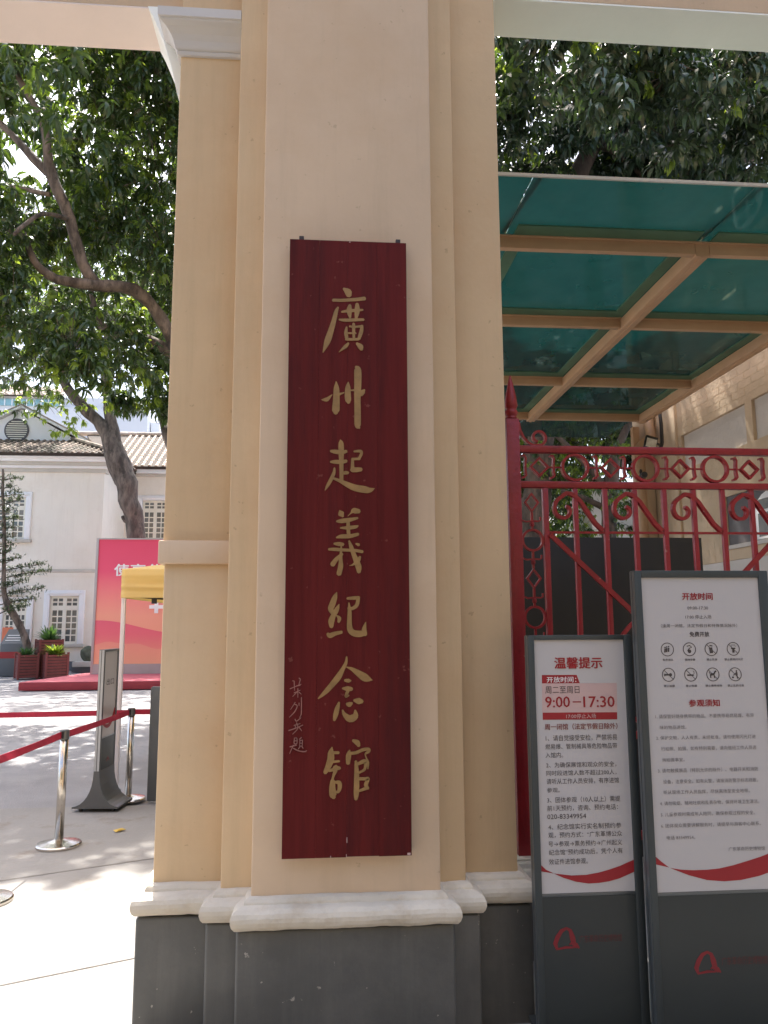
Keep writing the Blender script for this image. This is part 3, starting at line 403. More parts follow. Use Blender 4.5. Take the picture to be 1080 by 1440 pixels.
# ------------------------------------------------------------------ gateway: pier, mouldings, lintels
gw = thing('gate_pier', 'tall cream stepped pier of the entrance gateway with white mouldings and dark grey plinth', 'gate pier', (0, 3.7, 0))
TOP = 9.5  # unseen upper part, raised so its shadow covers the front ground
def pil(name, x0, x1, yf, z0, z1, m=cream, yb=3.9):
    box(name, m, gw, x0, x1, yf, yb, z0, z1, bevel=.006)
pil('pilaster', -.259, .474, 3.15, .52, TOP, cream_pale, 3.36)
pil('pilaster', -.387, .593, 3.25, .52, TOP - .003, cream, 3.36)
pil('wing', -.668, -.30, 3.345, .52, 1.86)
pil('wing', -.677, -.30, 3.348, 1.94, TOP - .006)
pil('wing', .30, .831, 3.345, .52, TOP - .006)
box('band', cream_pale, gw, -.692, -.384, 3.322, 3.9, 1.852, 1.952, bevel=.006)
box('core', cream, gw, -.66, .80, 3.9, 4.12, 0, TOP - .01, bevel=.004)

def sweep(name, path, prof, m, parent, wob=.0042, step=.022):
    """moulding: profile (out, z) carried along a plan path of points with outward normals mitred at the corners"""
    P = [Vector((p[0], p[1])) for p in path]; rows = []
    for i, p in enumerate(P):
        d0 = (P[i] - P[i - 1]).normalized() if i > 0 else (P[1] - P[0]).normalized()
        d1 = (P[i + 1] - P[i]).normalized() if i < len(P) - 1 else d0
        n0 = Vector((d0.y, -d0.x)); n1 = Vector((d1.y, -d1.x)); mt = (n0 + n1); mt = mt / max(mt.dot(n0), .2)
        rows.append((p, mt))
    R2 = []
    for (a, ma), (b, mb) in zip(rows[:-1], rows[1:]):
        k = max(1, int((b - a).length / step))
        for i in range(k): R2.append((a.lerp(b, i / k), ma if i == 0 else (Vector(((b - a).normalized().y, -(b - a).normalized().x)))))
    R2.append(rows[-1])
    mb_ = MB(); k = len(prof)
    for (p, n) in R2:
        for (o, z) in prof:
            q = Vector((p.x + n.x * o, p.y + n.y * o, z)); q += noise.noise_vector(q * 9) * wob + noise.noise_vector(q * 31) * wob * .5
            mb_.v.append(tuple(q))
    for i in range(len(R2) - 1):
        for j in range(k - 1):
            mb_.f.append((i * k + j, (i + 1) * k + j, (i + 1) * k + j + 1, i * k + j + 1))
    mb_.f.append(tuple(range(k))); mb_.f.append(tuple((len(R2) - 1) * k + j for j in range(k))[::-1])
    return mb_.build(name, m, parent, smooth=False)
base_prof = [(-.02, .455), (.046, .457), (.057, .462), (.066, .474), (.071, .490), (.071, .505), (.065, .520), (.052, .532), (.036, .538), (.027, .541), (.025, .549), (.018, .560), (.006, .566), (-.02, .569)]
MATS_m = white_plaster
for (x0, x1, yf, yb) in ((-.259, .474, 3.15, 3.27), (-.387, .593, 3.25, 3.36), (-.668, .831, 3.345, 4.0)):
    sweep('moulding', [(x0, yb), (x0, yf), (x1, yf), (x1, yb)], base_prof, white_plaster, gw)
for (x0, x1, yf, z1) in ((-.310, .523, 3.115, .455), (-.436, .640, 3.205, .452), (-.722, .876, 3.30, .449)):
    box('plinth', plinth_grey, gw, x0, x1, yf, 3.98, -.01, z1, bevel=.012, seg=3)
# capital on the left wing
cap_prof = [(-.02, 4.245), (.012, 4.25), (.016, 4.262), (.012, 4.27), (.02, 4.276), (.024, 4.285), (.03, 4.31), (.042, 4.335), (.062, 4.36), (.082, 4.372), (.085, 4.376), (.085, 4.383), (.093, 4.386), (.094, 4.43), (-.02, 4.432)]
sweep('capital', [(-.677, 3.9), (-.677, 3.348), (-.389, 3.348)], cap_prof, capital_grey, gw, wob=.0008)
# curved haunch behind the capital, carrying the lintel
hp = [(-.60, 4.10), (-.70, 4.10), (-.735, 4.25), (-.775, 4.38), (-.825, 4.50), (-.86, 4.57), (-.60, 4.57)]
MB().prism(hp, lambda x, z: (x, 3.42, z), lambda x, z: (x, 3.72, z)).build('haunch', soffit_white, gw, bevel=.004)
box('lintel', cream_pale, gw, -9.0, -.679, 3.42, 3.70, 4.565, TOP - .02, bevel=.004)
box('soffit', soffit_pink, gw, -9.0, -.679, 3.422, 3.705, 4.556, 4.565)
box('lintel', cream_pale, gw, .833, 7.0, 3.45, 3.70, 4.765, TOP - .02, bevel=.004)
box('soffit', soffit_white, gw, .833, 7.0, 3.452, 3.705, 4.755, 4.765)
# lower rear stub that carries the gate post
box('rear_plinth', plinth_grey, gw, .70, 1.20, 3.86, 4.14, -.01, .33, bevel=.01)
sweep('moulding', [(.74, 3.90), (1.16, 3.90), (1.16, 4.10)], [(-.04, .32), (.03, .325), (.045, .34), (.047, .38), (.036, .40), (.02, .41), (.012, .43), (-.04, .442)], white_plaster, gw)
box('post_seat', white_plaster, gw, .76, 1.15, 3.91, 4.09, .43, .445)

# ------------------------------------------------------------------ name board with carved calligraphy
BX, BZ, BY = -.142, .712, 3.098
nb = thing('name_board', 'long dark red wooden name board with gold vertical calligraphy hung on the cream pier', 'name board', (.107, 3.12, .712))
seams = [0, .127, .246, .371, .498]
for i, (a, b) in enumerate(zip(seams[:-1], seams[1:])):
    box('plank', wood_red, nb, BX + a + .0001, BX + b - .0001, BY + (.0003 if i % 2 else 0), BY + .032, BZ + (.002 if i == 2 else 0), BZ + 2.510, bevel=.0007, seg=1)
box('batten', iron_dark, nb, BX + .03, BX + .47, 3.131, 3.149, 3.02, 3.06); box('batten', iron_dark, nb, BX + .03, BX + .47, 3.131, 3.149, .90, .94)
for cx in (-.094, .324):
    box('hook', iron_dark, nb, cx - .010, cx + .010, 3.124, 3.148, 3.215, 3.252, bevel=.002)
for (cx, cz, ww, hh, mm) in ((.106, .775, .0025, .02, ink_pink), (.104, .718, .002, .011, ink_pink), (.044, .716, .003, .006, ink_pink), (.345, .718, .012, .008, ink_pink), (.113, 3.2175, .006, .004, ink_pink)):
    box('chip', mm, nb, cx - ww / 2, cx + ww / 2, BY - .0008, BY + .004, cz - hh / 2, cz + hh / 2)

def smooth_stroke(pts):
    if len(pts) < 3: return [Vector(p) for p in pts]
    P = [Vector(p) for p in pts]; out = []
    for i in range(len(P) - 1):
        p0 = P[i - 1] if i > 0 else P[i]; p1 = P[i]; p2 = P[i + 1]; p3 = P[i + 2] if i + 2 < len(P) else P[i + 1]
        for t in (0, .25, .5, .75):
            out.append(.5 * ((2 * p1) + (-p0 + p2) * t + (2 * p0 - 5 * p1 + 4 * p2 - p3) * t * t + (-p0 + 3 * p1 - 3 * p2 + p3) * t ** 3))
    out.append(P[-1]); return out
def stroke_poly(pts):
    S = smooth_stroke(pts); L = []; Rr = []
    for i, p in enumerate(S):
        a = S[max(i - 1, 0)]; b = S[min(i + 1, len(S) - 1)]; d = Vector((b.x - a.x, b.y - a.y))
        if d.length < 1e-5: d = Vector((1, 0))
        d.normalize(); n = Vector((-d.y, d.x)); h = max(p.z / 2, .6)
        L.append(Vector((p.x, p.y)) + n * h); Rr.append(Vector((p.x, p.y)) - n * h)
        if i == 0: c0 = [Vector((p.x, p.y)) - d * h * math.sin(t) + n * h * math.cos(t) for t in (R(145), R(90), R(35))]
        if i == len(S) - 1: c1 = [Vector((p.x, p.y)) + d * h * math.sin(t) + n * h * math.cos(t) for t in (R(35), R(90), R(145))]
    return S, L, Rr, c0, c1
def calligraphy(char, name, m, lift):
    mb = MB()
    for si, st in enumerate(char):
        S, L, Rr, c0, c1 = stroke_poly(st); yf = BY - lift - .00022 * si
        def add(q, y): mb.v.append((BX + q.x / 1000, y, BZ + q.y / 1000)); return len(mb.v) - 1
        li = [add(q, yf) for q in L]; ri = [add(q, yf) for q in Rr]; a = [add(q, yf) for q in c0]; b = [add(q, yf) for q in c1]
        for i in range(len(S) - 1): mb.f.append((li[i], ri[i], ri[i + 1], li[i + 1]))
        mb.f.append((li[0], a[2], a[1], a[0], ri[0])); mb.f.append((li[-1], ri[-1], b[2], b[1], b[0]))
        loop = li + b + ri[::-1] + a
        low = [len(mb.v) + i for i in range(len(loop))]
        for k in loop: x, y, z = mb.v[k]; mb.v.append((x, BY + .002, z))
        for i in range(len(loop)):
            j = (i + 1) % len(loop); mb.f.append((loop[i], loop[j], low[j], low[i]))
    return mb.build(name, m, nb, nrm=False)
for ch in CHARS: calligraphy(ch, 'character', gold, .0016)
calligraphy(SIGNATURE, 'signature', pink_ink, .0008)

# ------------------------------------------------------------------ notice stands
def notice_stand(root, x0, x1, yf, ztop, px0, px1, pz0, pz1, depth=.05, fz=.06, flare=.12, sm=None, fm=None):
    sm = sm or stand_side; fm = fm or stand_grey
    """portrait notice in a metal frame on a flared foot; all coordinates in the root's frame (metres)"""
    fy = yf
    MB().box(x0, px0, fy, fy + depth, fz, ztop).build('frame', fm, root, bevel=.0025)
    MB().box(px1, x1, fy, fy + depth, fz, ztop).build('frame', fm, root, bevel=.0025)
    MB().box(px0, px1, fy, fy + depth, pz1, ztop).build('frame', fm, root, bevel=.0025)
    MB().box(px0, px1, fy + .004, fy + depth, pz0 - .012, pz0).build('frame', sm, root, bevel=.001)
    for xa, xb in ((x0 - .002, x0 + .0002), (x1 - .0002, x1 + .002)):
        MB().box(xa, xb, fy + .004, fy + depth * .48, fz, ztop - .004).build('side_strip', sm, root)
        MB().box(xa, xb, fy + depth * .62, fy + depth - .003, fz, ztop - .004).build('side_strip', sm, root)
    MB().box(px0, px1, fy + .008, fy + .012, pz0, pz1).build('poster', poster_white, root)
    MB().box(px0, px1, fy + .0125, fy + depth - .001, fz, pz1).build('back', stand_dark, root)
    MB().box(px0, px1, fy + .003, fy + .0122, fz, pz0 - .012).build('lower_panel', stand_dark, root)
    # flared foot: the sheet curves out to front and back
    prof = []; yc = fy + depth / 2
    for i in range(9):
        t = i / 8; a = math.pi / 2 * t; prof.append((depth / 2 + flare * (1 - math.cos(a)), fz - (fz - .045) * math.sin(a) ** .9))
    ft = MB(); k = len(prof)
    out_ = [(yc - o, z) for o, z in prof] + [(yc - prof[-1][0], .03), (yc + prof[-1][0], .03)] + [(yc + o, z) for o, z in prof[::-1]]
    ft.prism(out_, lambda y, z: (x0, y, z), lambda y, z: (x1, y, z)); ft.build('foot', fm, root)
    for xx in (x0 + .05, x1 - .05):
        for yy in (yc - flare * .8, yc + flare * .8): MB().tube([(xx, yy, 0), (xx, yy, .036)], .018, 10).build('caster', black_plastic, root)
def flat_shape(root, name, m, poly, px0, pz0, y):
    # triangulated thin print
    mb = MB(); mb.v = [(px0 + u / 1000, y, pz0 + v / 1000) for u, v in poly]; mb.f = [tuple(range(len(poly)))]
    me_o = mb.build(name, m, root, nrm=False)
    bm = bmesh.new(); bm.from_mesh(me_o.data); bmesh.ops.triangulate(bm, faces=bm.faces); bm.to_mesh(me_o.data); bm.free(); return me_o
ink_grey = mat('ink_grey', (0.17, 0.15, 0.14), 0.5, 0.03)
INK = {'T': ink_grey, 'R': ink_red, 'W': ink_white, 'D': ink_black, 'P': ink_pink, 'B': ink_brown, 'K': ink_black, 'G': ink_black}
def logo(root, px, y):
    L_ = [(0, 0), (-.0065, .0185), (.0047, .0446), (.023, .069), (.044, .078), (.060, .069), (.068, .042), (.0745, .014), (.0865, 0)]
    pts = [Vector((px[0] + a * .92, y, px[1] + b * .92)) for a, b in L_]
    MB().ribbon([tuple(p) for p in pts], [.010, .017, .018, .014, .010, .013, .021, .017, .008], .0006).build('emblem', ink_logo, root)
    MB().ribbon([(px[0] + .050, y - .0003, px[1] + .012), (px[0] + .062, y - .0003, px[1] + .020), (px[0] + .078, y - .0003, px[1] + .012), (px[0] + .088, y - .0003, px[1] - .002)], [.006, .010, .011, .006], .0007).build('emblem', ink_logo, root)
    MB().ribbon([(px[0] - .003, y - .0006, px[1] - .003), (px[0] + .035, y - .0003, px[1] + .003), (px[0] + .070, y - .0003, px[1] + .002)], [.006, .009, .006], .0006).build('emblem', ink_logo, root)

SX0, SX1, SY, ST = .838, 1.271, 3.10, 1.546
sp0, sz0 = .864, .553
ss = thing('notice_stand', 'shorter notice stand with a grey frame and a red opening hours panel beside the pier', 'notice stand', (1.05, 3.125, 0), group='notice stands before the red gate')
notice_stand(ss, SX0, SX1, SY, ST, sp0, sp0 + .374, sz0, sz0 + .974)
lay = {'red': ink_red, 'pink': ink_pink}
sh = .974 / .967
for i, (n_, c_, pl) in enumerate(SMALL_SHAPES): flat_shape(ss, n_, lay[c_], [(u, v * sh) for u, v in pl], sp0, sz0, SY + .0074 - .0002 * i)
for t, x0, x1, z0, z1, c_, wt in SMALL_TEXT:
    text_mesh('lettering', t, (sp0 + x0 / 1000, sp0 + x1 / 1000, sz0 + z0 / 1000 * sh, sz0 + z1 / 1000 * sh), INK[c_], ss, lambda u, v: (u, SY + .0058, v), wt)
logo(ss, (.915, .355), SY + .0022)
text_mesh('lettering', '广东革命历史博物馆', (1.005, 1.175, .372, .400), ink_faint_red, ss, lambda u, v: (u, SY + .0022, v), 0)

GX0, GX1, GY, GT = 1.256, 1.815, 3.0, 1.803
gp0, gz0 = 1.284, .577
bs = thing('notice_stand', 'taller and wider notice stand showing eight round pictogram rules, partly cut by the frame', 'notice stand', (1.535, 3.025, 0), group='notice stands before the red gate')
notice_stand(bs, GX0, GX1, GY, GT, gp0, gp0 + .492, gz0, gz0 + 1.198)
gh = 1.198 / 1.205
for i, (n_, c_, pl) in enumerate(BIG_SHAPES): flat_shape(bs, n_, lay[c_], [(min(u, 491), v * gh) for u, v in pl], gp0, gz0, GY + .0074 - .0002 * i)
for t, x0, x1, z0, z1, c_, wt in BIG_TEXT:
    text_mesh('lettering', t, (gp0 + x0 / 1000, gp0 + x1 / 1000, gz0 + z0 / 1000 * gh, gz0 + z1 / 1000 * gh), INK[c_], bs, lambda u, v: (u, GY + .0058, v), wt)
logo(bs, (1.425, .290), GY + .0022)
text_mesh('lettering', '广东革命历史博物馆', (1.52, 1.70, .312, .342), ink_faint_red, bs, lambda u, v: (u, GY + .0022, v), 0)
# pictograms
def icon(k, cx, cz):
    y = GY + .0066; r = .0255
    ring = [(cx + r * math.cos(a * math.pi / 14), y, cz + r * math.sin(a * math.pi / 14)) for a in range(28)]
    MB().ribbon(ring, .0026, .0006, closed=True).build('pictogram_ring', ink_black, bs)
    m = MB(); D = .0006
    def disc(x, z, q, n=10):
        b = len(m.v); m.v.extend([(cx + x + q * math.cos(2 * math.pi * i / n), y, cz + z + q * math.sin(2 * math.pi * i / n)) for i in range(n)]); m.f.append(tuple(range(b, b + n)))
    def rib(pts, ww): m.ribbon([(cx + a, y, cz + b) for a, b in pts], ww, D)
    if k == 0:
        for dx, dz in ((-.009, 0), (-.002, .003), (.006, .005)):
            disc(dx, .008 + dz * .6, .003); rib([(dx, .004 + dz * .5), (dx - .002, -.012 + dz * .5)], .006)
    elif k == 1:
        disc(.0, -.008, .0075); rib([(-.010, .012), (.002, .015), (.010, .008), (0, .004), (-.008, -.006)], .003)
    elif k == 2:
        rib([(-.002, .006), (.001, -.016)], .013); rib([(-.006, .015), (.006, .012)], .004)
    elif k == 3:
        rib([(0, .002), (0, -.015)], .009); rib([(-.009, .002), (.009, .002)], .005)
        for a in (30, 60, 90, 120, 150): rib([(.008 * math.cos(R(a)), .006 + .006 * math.sin(R(a))), (.015 * math.cos(R(a)), .006 + .013 * math.sin(R(a)))], .0014)
    elif k == 4:
        disc(.008, 0, .0065); rib([(-.016, .004), (-.016, -.006)], .004); rib([(-.014, 0), (.003, 0)], .006)
    elif k == 5:
        rib([(-.015, -.002), (.012, -.002)], .0055); rib([(.013, .002), (.014, .010), (.010, .014)], .002)
    elif k == 6:
        rib([(-.010, -.001), (.006, .002)], .0085); rib([(.006, .002), (.009, .012)], .006); disc(.012, .012, .0035)
        rib([(-.010, 0), (-.009, -.014)], .004); rib([(.005, 0), (.006, -.014)], .004); rib([(-.011, .002), (-.015, .010)], .0025)
    else:
        disc(.006, .013, .0035); rib([(.006, .009), (.007, -.005)], .007); rib([(.006, -.004), (.010, -.017)], .004); rib([(.004, .005), (-.008, -.004)], .003); disc(-.010, -.012, .004)
    m.build('pictogram', ink_black, bs, nrm=False)
    if k > 1:
        MB().ribbon([(cx - .018, y - .0004, cz + .018), (cx + .018, y - .0004, cz - .018)], .0022, .0005).build('strike', ink_black, bs)
for k, (u, v) in enumerate(ICONS): icon(k, gp0 + u / 1000, gz0 + v / 1000 * gh)

# slim stand in the courtyard, turned side-on
cs = thing('display_stand', 'slim grey display stand on a flared foot seen almost side-on by the red belt barrier', 'display stand', (-1.905, 7.25, 0), R(85), local=True)
notice_stand(cs, -.185, .185, -.025, 1.375, -.158, .158, .62, 1.355, depth=.05, fz=.34, flare=.175, sm=satin_alu, fm=stand_light)
MB().ribbon([(-.158 + .316 * t, -.0185, .70 + .11 * (2 * t - .9) ** 2 * (1 if t > .45 else .55)) for t in [i / 10 for i in range(11)]], [.02 + .03 * i / 10 for i in range(11)], .0006).build('ribbon', ink_red, cs)
text_mesh('lettering', '出口', (-.09, .09, 1.06, 1.115), ink_black, cs, lambda u, v: (u, -.0184, v), 1)
MB().ribbon([(-.02, -.0225, .40), (.01, -.0225, .43), (.04, -.0225, .40)], .02, .0005).build('emblem', ink_logo, cs)

# ------------------------------------------------------------------ red iron gate
gt = thing('iron_gate', 'red painted wrought iron gate with rings, diamonds and scrolls under a top rail', 'gate', (1.03, 4.0, .44))
GYc = 4.0
box('post', red_paint, gt, .992, 1.062, GYc - .035, GYc + .035, .444, 2.69, bevel=.004)
MB().lathe([(.028, 0), (.034, .004), (.034, .010), (.026, .016), (.030, .022), (.036, .034), (.036, .046), (.027, .058), (.033, .066), (.037, .080), (.030, .13), (.016, .20), (.004, .250)], (1.027, GYc, 2.69), 14).build('spike', red_paint, gt, smooth=True)
XR = 2.52
box('rail', red_paint, gt, 1.062, XR, GYc - .02, GYc + .02, 2.508, 2.546, bevel=.003)
box('rail', red_paint, gt, 1.062, XR, GYc - .018, GYc + .018, 2.315, 2.350, bevel=.003)
box('rail', red_paint, gt, 1.062, XR, GYc - .018, GYc + .018, .50, .54, bevel=.003)
box('thin_rail', red_paint, gt, 1.212, XR, GYc - .007, GYc + .007, 2.068, 2.080)
box('stile', red_paint, gt, 1.184, 1.214, GYc - .016, GYc + .016, .54, 2.315, bevel=.003)
box('stile', red_paint, gt, XR - .03, XR, GYc - .016, GYc + .016, .54, 2.315, bevel=.003)
box('post', red_paint, gt, XR + .003, XR + .073, GYc - .035, GYc + .035, .05, 2.69, bevel=.004)
for i in range(7):
    x = 1.365 + .1655 * i
    box('bar', red_paint, gt, x - .0125, x + .0125, GYc - .0125, GYc + .0125, .54, 2.315, bevel=.002)
def arc(cx, cz, r0, r1, a0, a1, n=20, y=GYc):
    return [(cx + (r0 + (r1 - r0) * i / n) * math.cos(R(a0 + (a1 - a0) * i / n)), y, cz + (r0 + (r1 - r0) * i / n) * math.sin(R(a0 + (a1 - a0) * i / n))) for i in range(n + 1)]
def ring(cx, cz, r, w_=.014, d=.03, y=GYc): MB().ribbon(arc(cx, cz, r, r, 0, 360, 32, y)[:-1], w_, d, closed=True).build('ring', red_paint, gt)
zc = 2.429
def diamond(cx, cz, s, vertical=False, y=GYc):
    MB().ribbon([(cx - s, y, cz), (cx, y, cz + s), (cx + s, y, cz), (cx, y, cz - s)], .015, .028, closed=True).build('diamond', red_paint, gt)
def ess(cx, cz, hgt, m=1):
    pts = [(cx - .018 * m, GYc, cz + hgt), (cx - .004 * m, GYc, cz + hgt + .004), (cx + .004 * m, GYc, cz + hgt - .012), (cx + .001, GYc, cz + .02), (cx, GYc, cz - .02), (cx + .004, GYc, cz - hgt + .015), (cx - .008, GYc, cz - hgt + .002), (cx - .02, GYc, cz - hgt)]
    MB().ribbon(pts, .011, .026).build('scroll', red_paint, gt)
for k in range(3):
    cx = 1.37 + .3955 * k
    ring(cx, zc, .070)
    MB().bar((cx + .073, GYc, zc), (cx + .145, GYc, zc), .008, .012).build('link', red_paint, gt)
    MB().bar((cx - .073, GYc, zc), (cx - .145, GYc, zc), .008, .012).build('link', red_paint, gt)
for k in range(4):
    cx = 1.172 + .3955 * k
    diamond(cx, zc, .048)
    ess(cx - .078, zc, .060); ess(cx + .078, zc, .060)
# ornament column between post and stile
xc = 1.123
z = 2.245; seq = 'drdrdrdrd'
for i, s_k in enumerate(seq):
    zz = 2.235 - .2035 * i
    if zz < .6: break
    if s_k == 'd': MB().ribbon([(xc - .036, GYc, zz), (xc, GYc, zz + .048), (xc + .036, GYc, zz), (xc, GYc, zz - .048)], .012, .022, closed=True).build('diamond', red_paint, gt)
    else: ring(xc, zz, .055, .012, .026)
    MB().bar((xc, GYc, zz - .052), (xc, GYc, zz - .150), .012, .014).build('link', red_paint, gt)
    zl = zz - .100
    MB().ribbon([(xc - .055, GYc, zl + .004), (xc - .035, GYc, zl - .004), (xc, GYc, zl), (xc + .035, GYc, zl - .002), (xc + .045, GYc, zl + .004), (xc + .046, GYc, zl + .022)], .008, .012).build('scroll', red_paint, gt)
    MB().lathe([(.008, -.014), (.013, -.008), (.013, .006), (.008, .012)], (xc, GYc, zl - .016), 8).build('collar', red_paint, gt)
# big C-scrolls under the frieze
for k in range(4):
    x0 = 1.305 + .331 * k
    pts = []
    for i in range(26):                       # spiral in from the crown of the arch
        t = i / 25; a = R(60 + 360 * 1.02 * t); r = .082 - .060 * t ** .8
        pts.append((x0 - .002 + r * math.cos(a) * .95, GYc, 2.196 + r * math.sin(a)))
    tail = [(x0 + .205, GYc, 2.085), (x0 + .165, GYc, 2.125), (x0 + .125, GYc, 2.185), (x0 + .085, GYc, 2.245), (x0 + .060, GYc, 2.268)]
    full = tail + [(x0 + .035, GYc, 2.284), (x0 + .010, GYc, 2.287)] + pts[4:]
    MB().ribbon(full, [.021] * 7 + [.020 - .005 * i / 22 for i in range(len(full) - 7)], .028).build('scroll', red_paint, gt)
# scroll at the head of the post
pts = [(1.064, GYc, 2.675), (1.072, GYc, 2.63), (1.090, GYc, 2.59), (1.115, GYc, 2.562), (1.140, GYc, 2.549)]
for i in range(16):
    t = i / 15; a = R(-70 + 330 * t); r = .045 - .022 * t; pts.append((1.172 + r * math.cos(a), GYc, 2.592 + r * math.sin(a)))
MB().ribbon(pts, .013, .028).build('scroll', red_paint, gt)
# crossed braces with a centre ring
MB().bar((1.214, GYc - .018, 2.062), (1.700, GYc - .018, 1.60), .026, .012).build('brace', red_paint, gt)
MB().bar((2.490, GYc - .018, 2.062), (2.010, GYc - .018, 1.60), .026, .012).build('brace', red_paint, gt)
MB().bar((1.214, GYc - .018, .62), (1.700, GYc - .018, 1.08), .026, .012).build('brace', red_paint, gt)
MB().bar((2.490, GYc - .018, .62), (2.010, GYc - .018, 1.08), .026, .012).build('brace', red_paint, gt)
MB().ribbon(arc(1.855, 1.34, .33, .33, 0, 360, 40, GYc - .022)[:-1], .018, .02, closed=True).build('ring', red_paint, gt)

# dark screen behind the gate
dsb = thing('dark_screen', 'large plain black screen board standing behind the lower half of the red gate', 'screen', (1.7, 5.0, 0))
box('board', black_board, dsb, .84, 2.57, 4.99, 5.02, .12, 2.16, bevel=.003)
box('frame', black_plastic, dsb, .84, .87, 5.02, 5.05, 0, 2.15); box('frame', black_plastic, dsb, 2.53, 2.56, 5.02, 5.05, 0, 2.15)
for xx in (.86, 2.54): box('foot', black_plastic, dsb, xx - .03, xx + .03, 4.75, 5.3, 0, .03)

# ------------------------------------------------------------------ green glass canopy
cn = thing('glass_canopy', 'green glass canopy on a grid of tan steel beams above the red gate', 'canopy', (2.5, 6.5, 3.98))
CZ = 4.0
by = [4.62, 5.90, 7.45, 8.78]; bxs = [1.13, 2.50, 3.87]
for i, y in enumerate(by):
    for a, b in ((-.05, 2.45), (2.55, 3.82)):
        box('beam', canopy_tan, cn, a if a > 0 else .2, b, y - .025, y + .025, CZ, CZ + .075, bevel=.003)
    # flange seen as the lighter lip
    box('beam_lip', canopy_tan, cn, .2, 3.82, y - .04, y + .04, CZ + .075, CZ + .082)
for x in (2.50, 3.87):
    box('beam', canopy_tan, cn, x - .048, x + .048, by[0] - .024, by[-1] + .05, CZ - .012, CZ + .078, bevel=.003)
    box('beam_rib', canopy_tan, cn, x - .012, x + .012, by[0] - .020, by[-1] + .05, CZ - .018, CZ - .0125)
ysg = [3.955, 4.62, 5.90, 7.45, 8.78, 10.0]; xsg = [-.12, 1.18, 2.50, 3.87]
for i in range(5):
    for j in range(3):
        p = MB(); a, b = xsg[j] + .004, xsg[j + 1] - .004; c, d = ysg[i] + .003, ysg[i + 1] - .003
        p.box(a, b, c, d, CZ + .095, CZ + .107).build('pane', green_glass, cn)
        if j > 0:
            for (q0, q1, q2, q3) in ((a + .045, b - .045, c + .02, c + .15), (a + .045, b - .045, d - .15, d - .02)):
                if (i, q2 < (c + d) / 2) == (0, True) or (i == 4 and q2 > (c + d) / 2): continue
                box('gasket', gasket, cn, q0, q1, q2, q3, CZ + .083, CZ + .0945)
            for (q0, q1) in ((a + .045, a + .13), (b - .13, b - .045)):
                if i < 4 and i > 0: box('gasket', gasket, cn, q0, q1, c + .15, d - .15, CZ + .083, CZ + .0945)
for x in (1.18, 2.50): MB().bar((x + .05, 3.955, CZ + .113), (x - .02, 4.6, CZ + .113), .03, .006, (0, 0, 1)).build('sealant_strip', trim_grey, cn)
box('edge_strip', trim_grey, cn, -.12, 3.87, 3.940, 3.953, CZ + .092, CZ + .11)
for (x, y) in ((3.87, 8.95),): box('post', canopy_tan, cn, x - .05, x + .03, y, y + .08, 0, CZ - .02, bevel=.004)

# ------------------------------------------------------------------ annex wall on the right
an = thing('annex_building', 'cream brick annex with pale recessed panels and a grey window beneath the canopy', 'building', (4.3, 7, 0))
AX = 4.1
def yz(y0, y1, z0, z1, x0=AX, x1=AX + .25): return (x0, x1, y0, y1, z0, z1)
# wall left round the openings (window Y 6.58-7.43, z 2.35-2.84)
def wallbox(y0, y1, z0, z1, m=wall_cream, x0=AX, x1=4.4, name='wall'): MB().box(x0, x1, y0, y1, z0, z1).build(name, m, an)
panels = [(6.95 - 1.455 * k, 8.285 - 1.455 * k) for k in range(4)]
wallbox(2.0, 9.1, 3.70, 5.4); wallbox(2.0, 9.1, 2.85, 3.30)
prev = 9.1
for (a, b) in panels:
    wallbox(b, prev, 3.30, 3.70); wallbox(a, b, 3.30, 3.70, wall_white, AX + .035, name='recessed_panel'); prev = a
wallbox(2.0, prev, 3.30, 3.70)
wallbox(7.43, 9.1, 2.20, 2.85); wallbox(2.0, 6.30, 2.20, 2.85); wallbox(6.30, 7.43, 2.20, 2.35)
wallbox(2.0, 9.1, 0, 2.195, wall_white, AX - .012, name='dado')
MB().box(AX - .03, AX, 8.36, 8.54, 2.2, 4.4).build('pilaster', wall_cream, an, bevel=.004)
wn = MB().box(AX + .02, AX + .06, 6.30, 7.43, 2.35, 2.85).build('window', shutter_grey, an)
ach = [(6.42, 2.36)] + [(6.66 + .26 * math.cos(R(a)), 2.60 + .20 * math.sin(R(a))) for a in range(180, -1, -20)] + [(6.92, 2.36)]
MB().prism(ach, lambda y, z: (AX + .008, y, z), lambda y, z: (AX + .022, y, z)).build('window_frame', trim_white, wn)
for (a, b, c, d) in ((6.50, 6.64, 2.38, 2.60), (6.68, 6.86, 2.38, 2.60), (6.68, 6.84, 2.63, 2.73), (6.50, 6.64, 2.63, 2.73)):
    MB().box(AX + .001, AX + .0075, a, b, c, d).build('pane', pane_m, wn)
MB().box(AX - .03, AX + .03, 6.28, 7.45, 2.31, 2.348).build('sill', wall_white, wn)
# brickwork relief: thin courses standing 2 mm proud
br = MB()
for r_ in range(34):
    z0 = 2.875 + .0755 * r_
    if 3.28 < z0 + .03 < 3.72 : ranges = [(8.31, 8.36), (8.54, 9.09)]
    else: ranges = [(2.6, 8.36), (8.54, 9.09)]
    if z0 > 4.9: break
    for a, b in ranges:
        y = a - (.12 if r_ % 2 else 0)
        while y < b:
            c, d = max(y + .006, a), min(y + .234, b)
            if d - c > .03: br.box(AX - .0012 - random.random() * .0014, AX + .001, c, d, z0, z0 + .069)
            y += .24
for r_ in range(8):
    z0 = 2.205 + .0755 * r_
    y = 7.45 - (.12 if r_ % 2 else 0)
    while y < 9.09:
        c, d = max(y + .006, 7.46), min(y + .234, 9.09)
        if d - c > .03 and not (c < 8.54 and d > 8.36): br.box(AX - .0012 - random.random() * .0014, AX + .001, c, d, z0, z0 + .069)
        y += .24
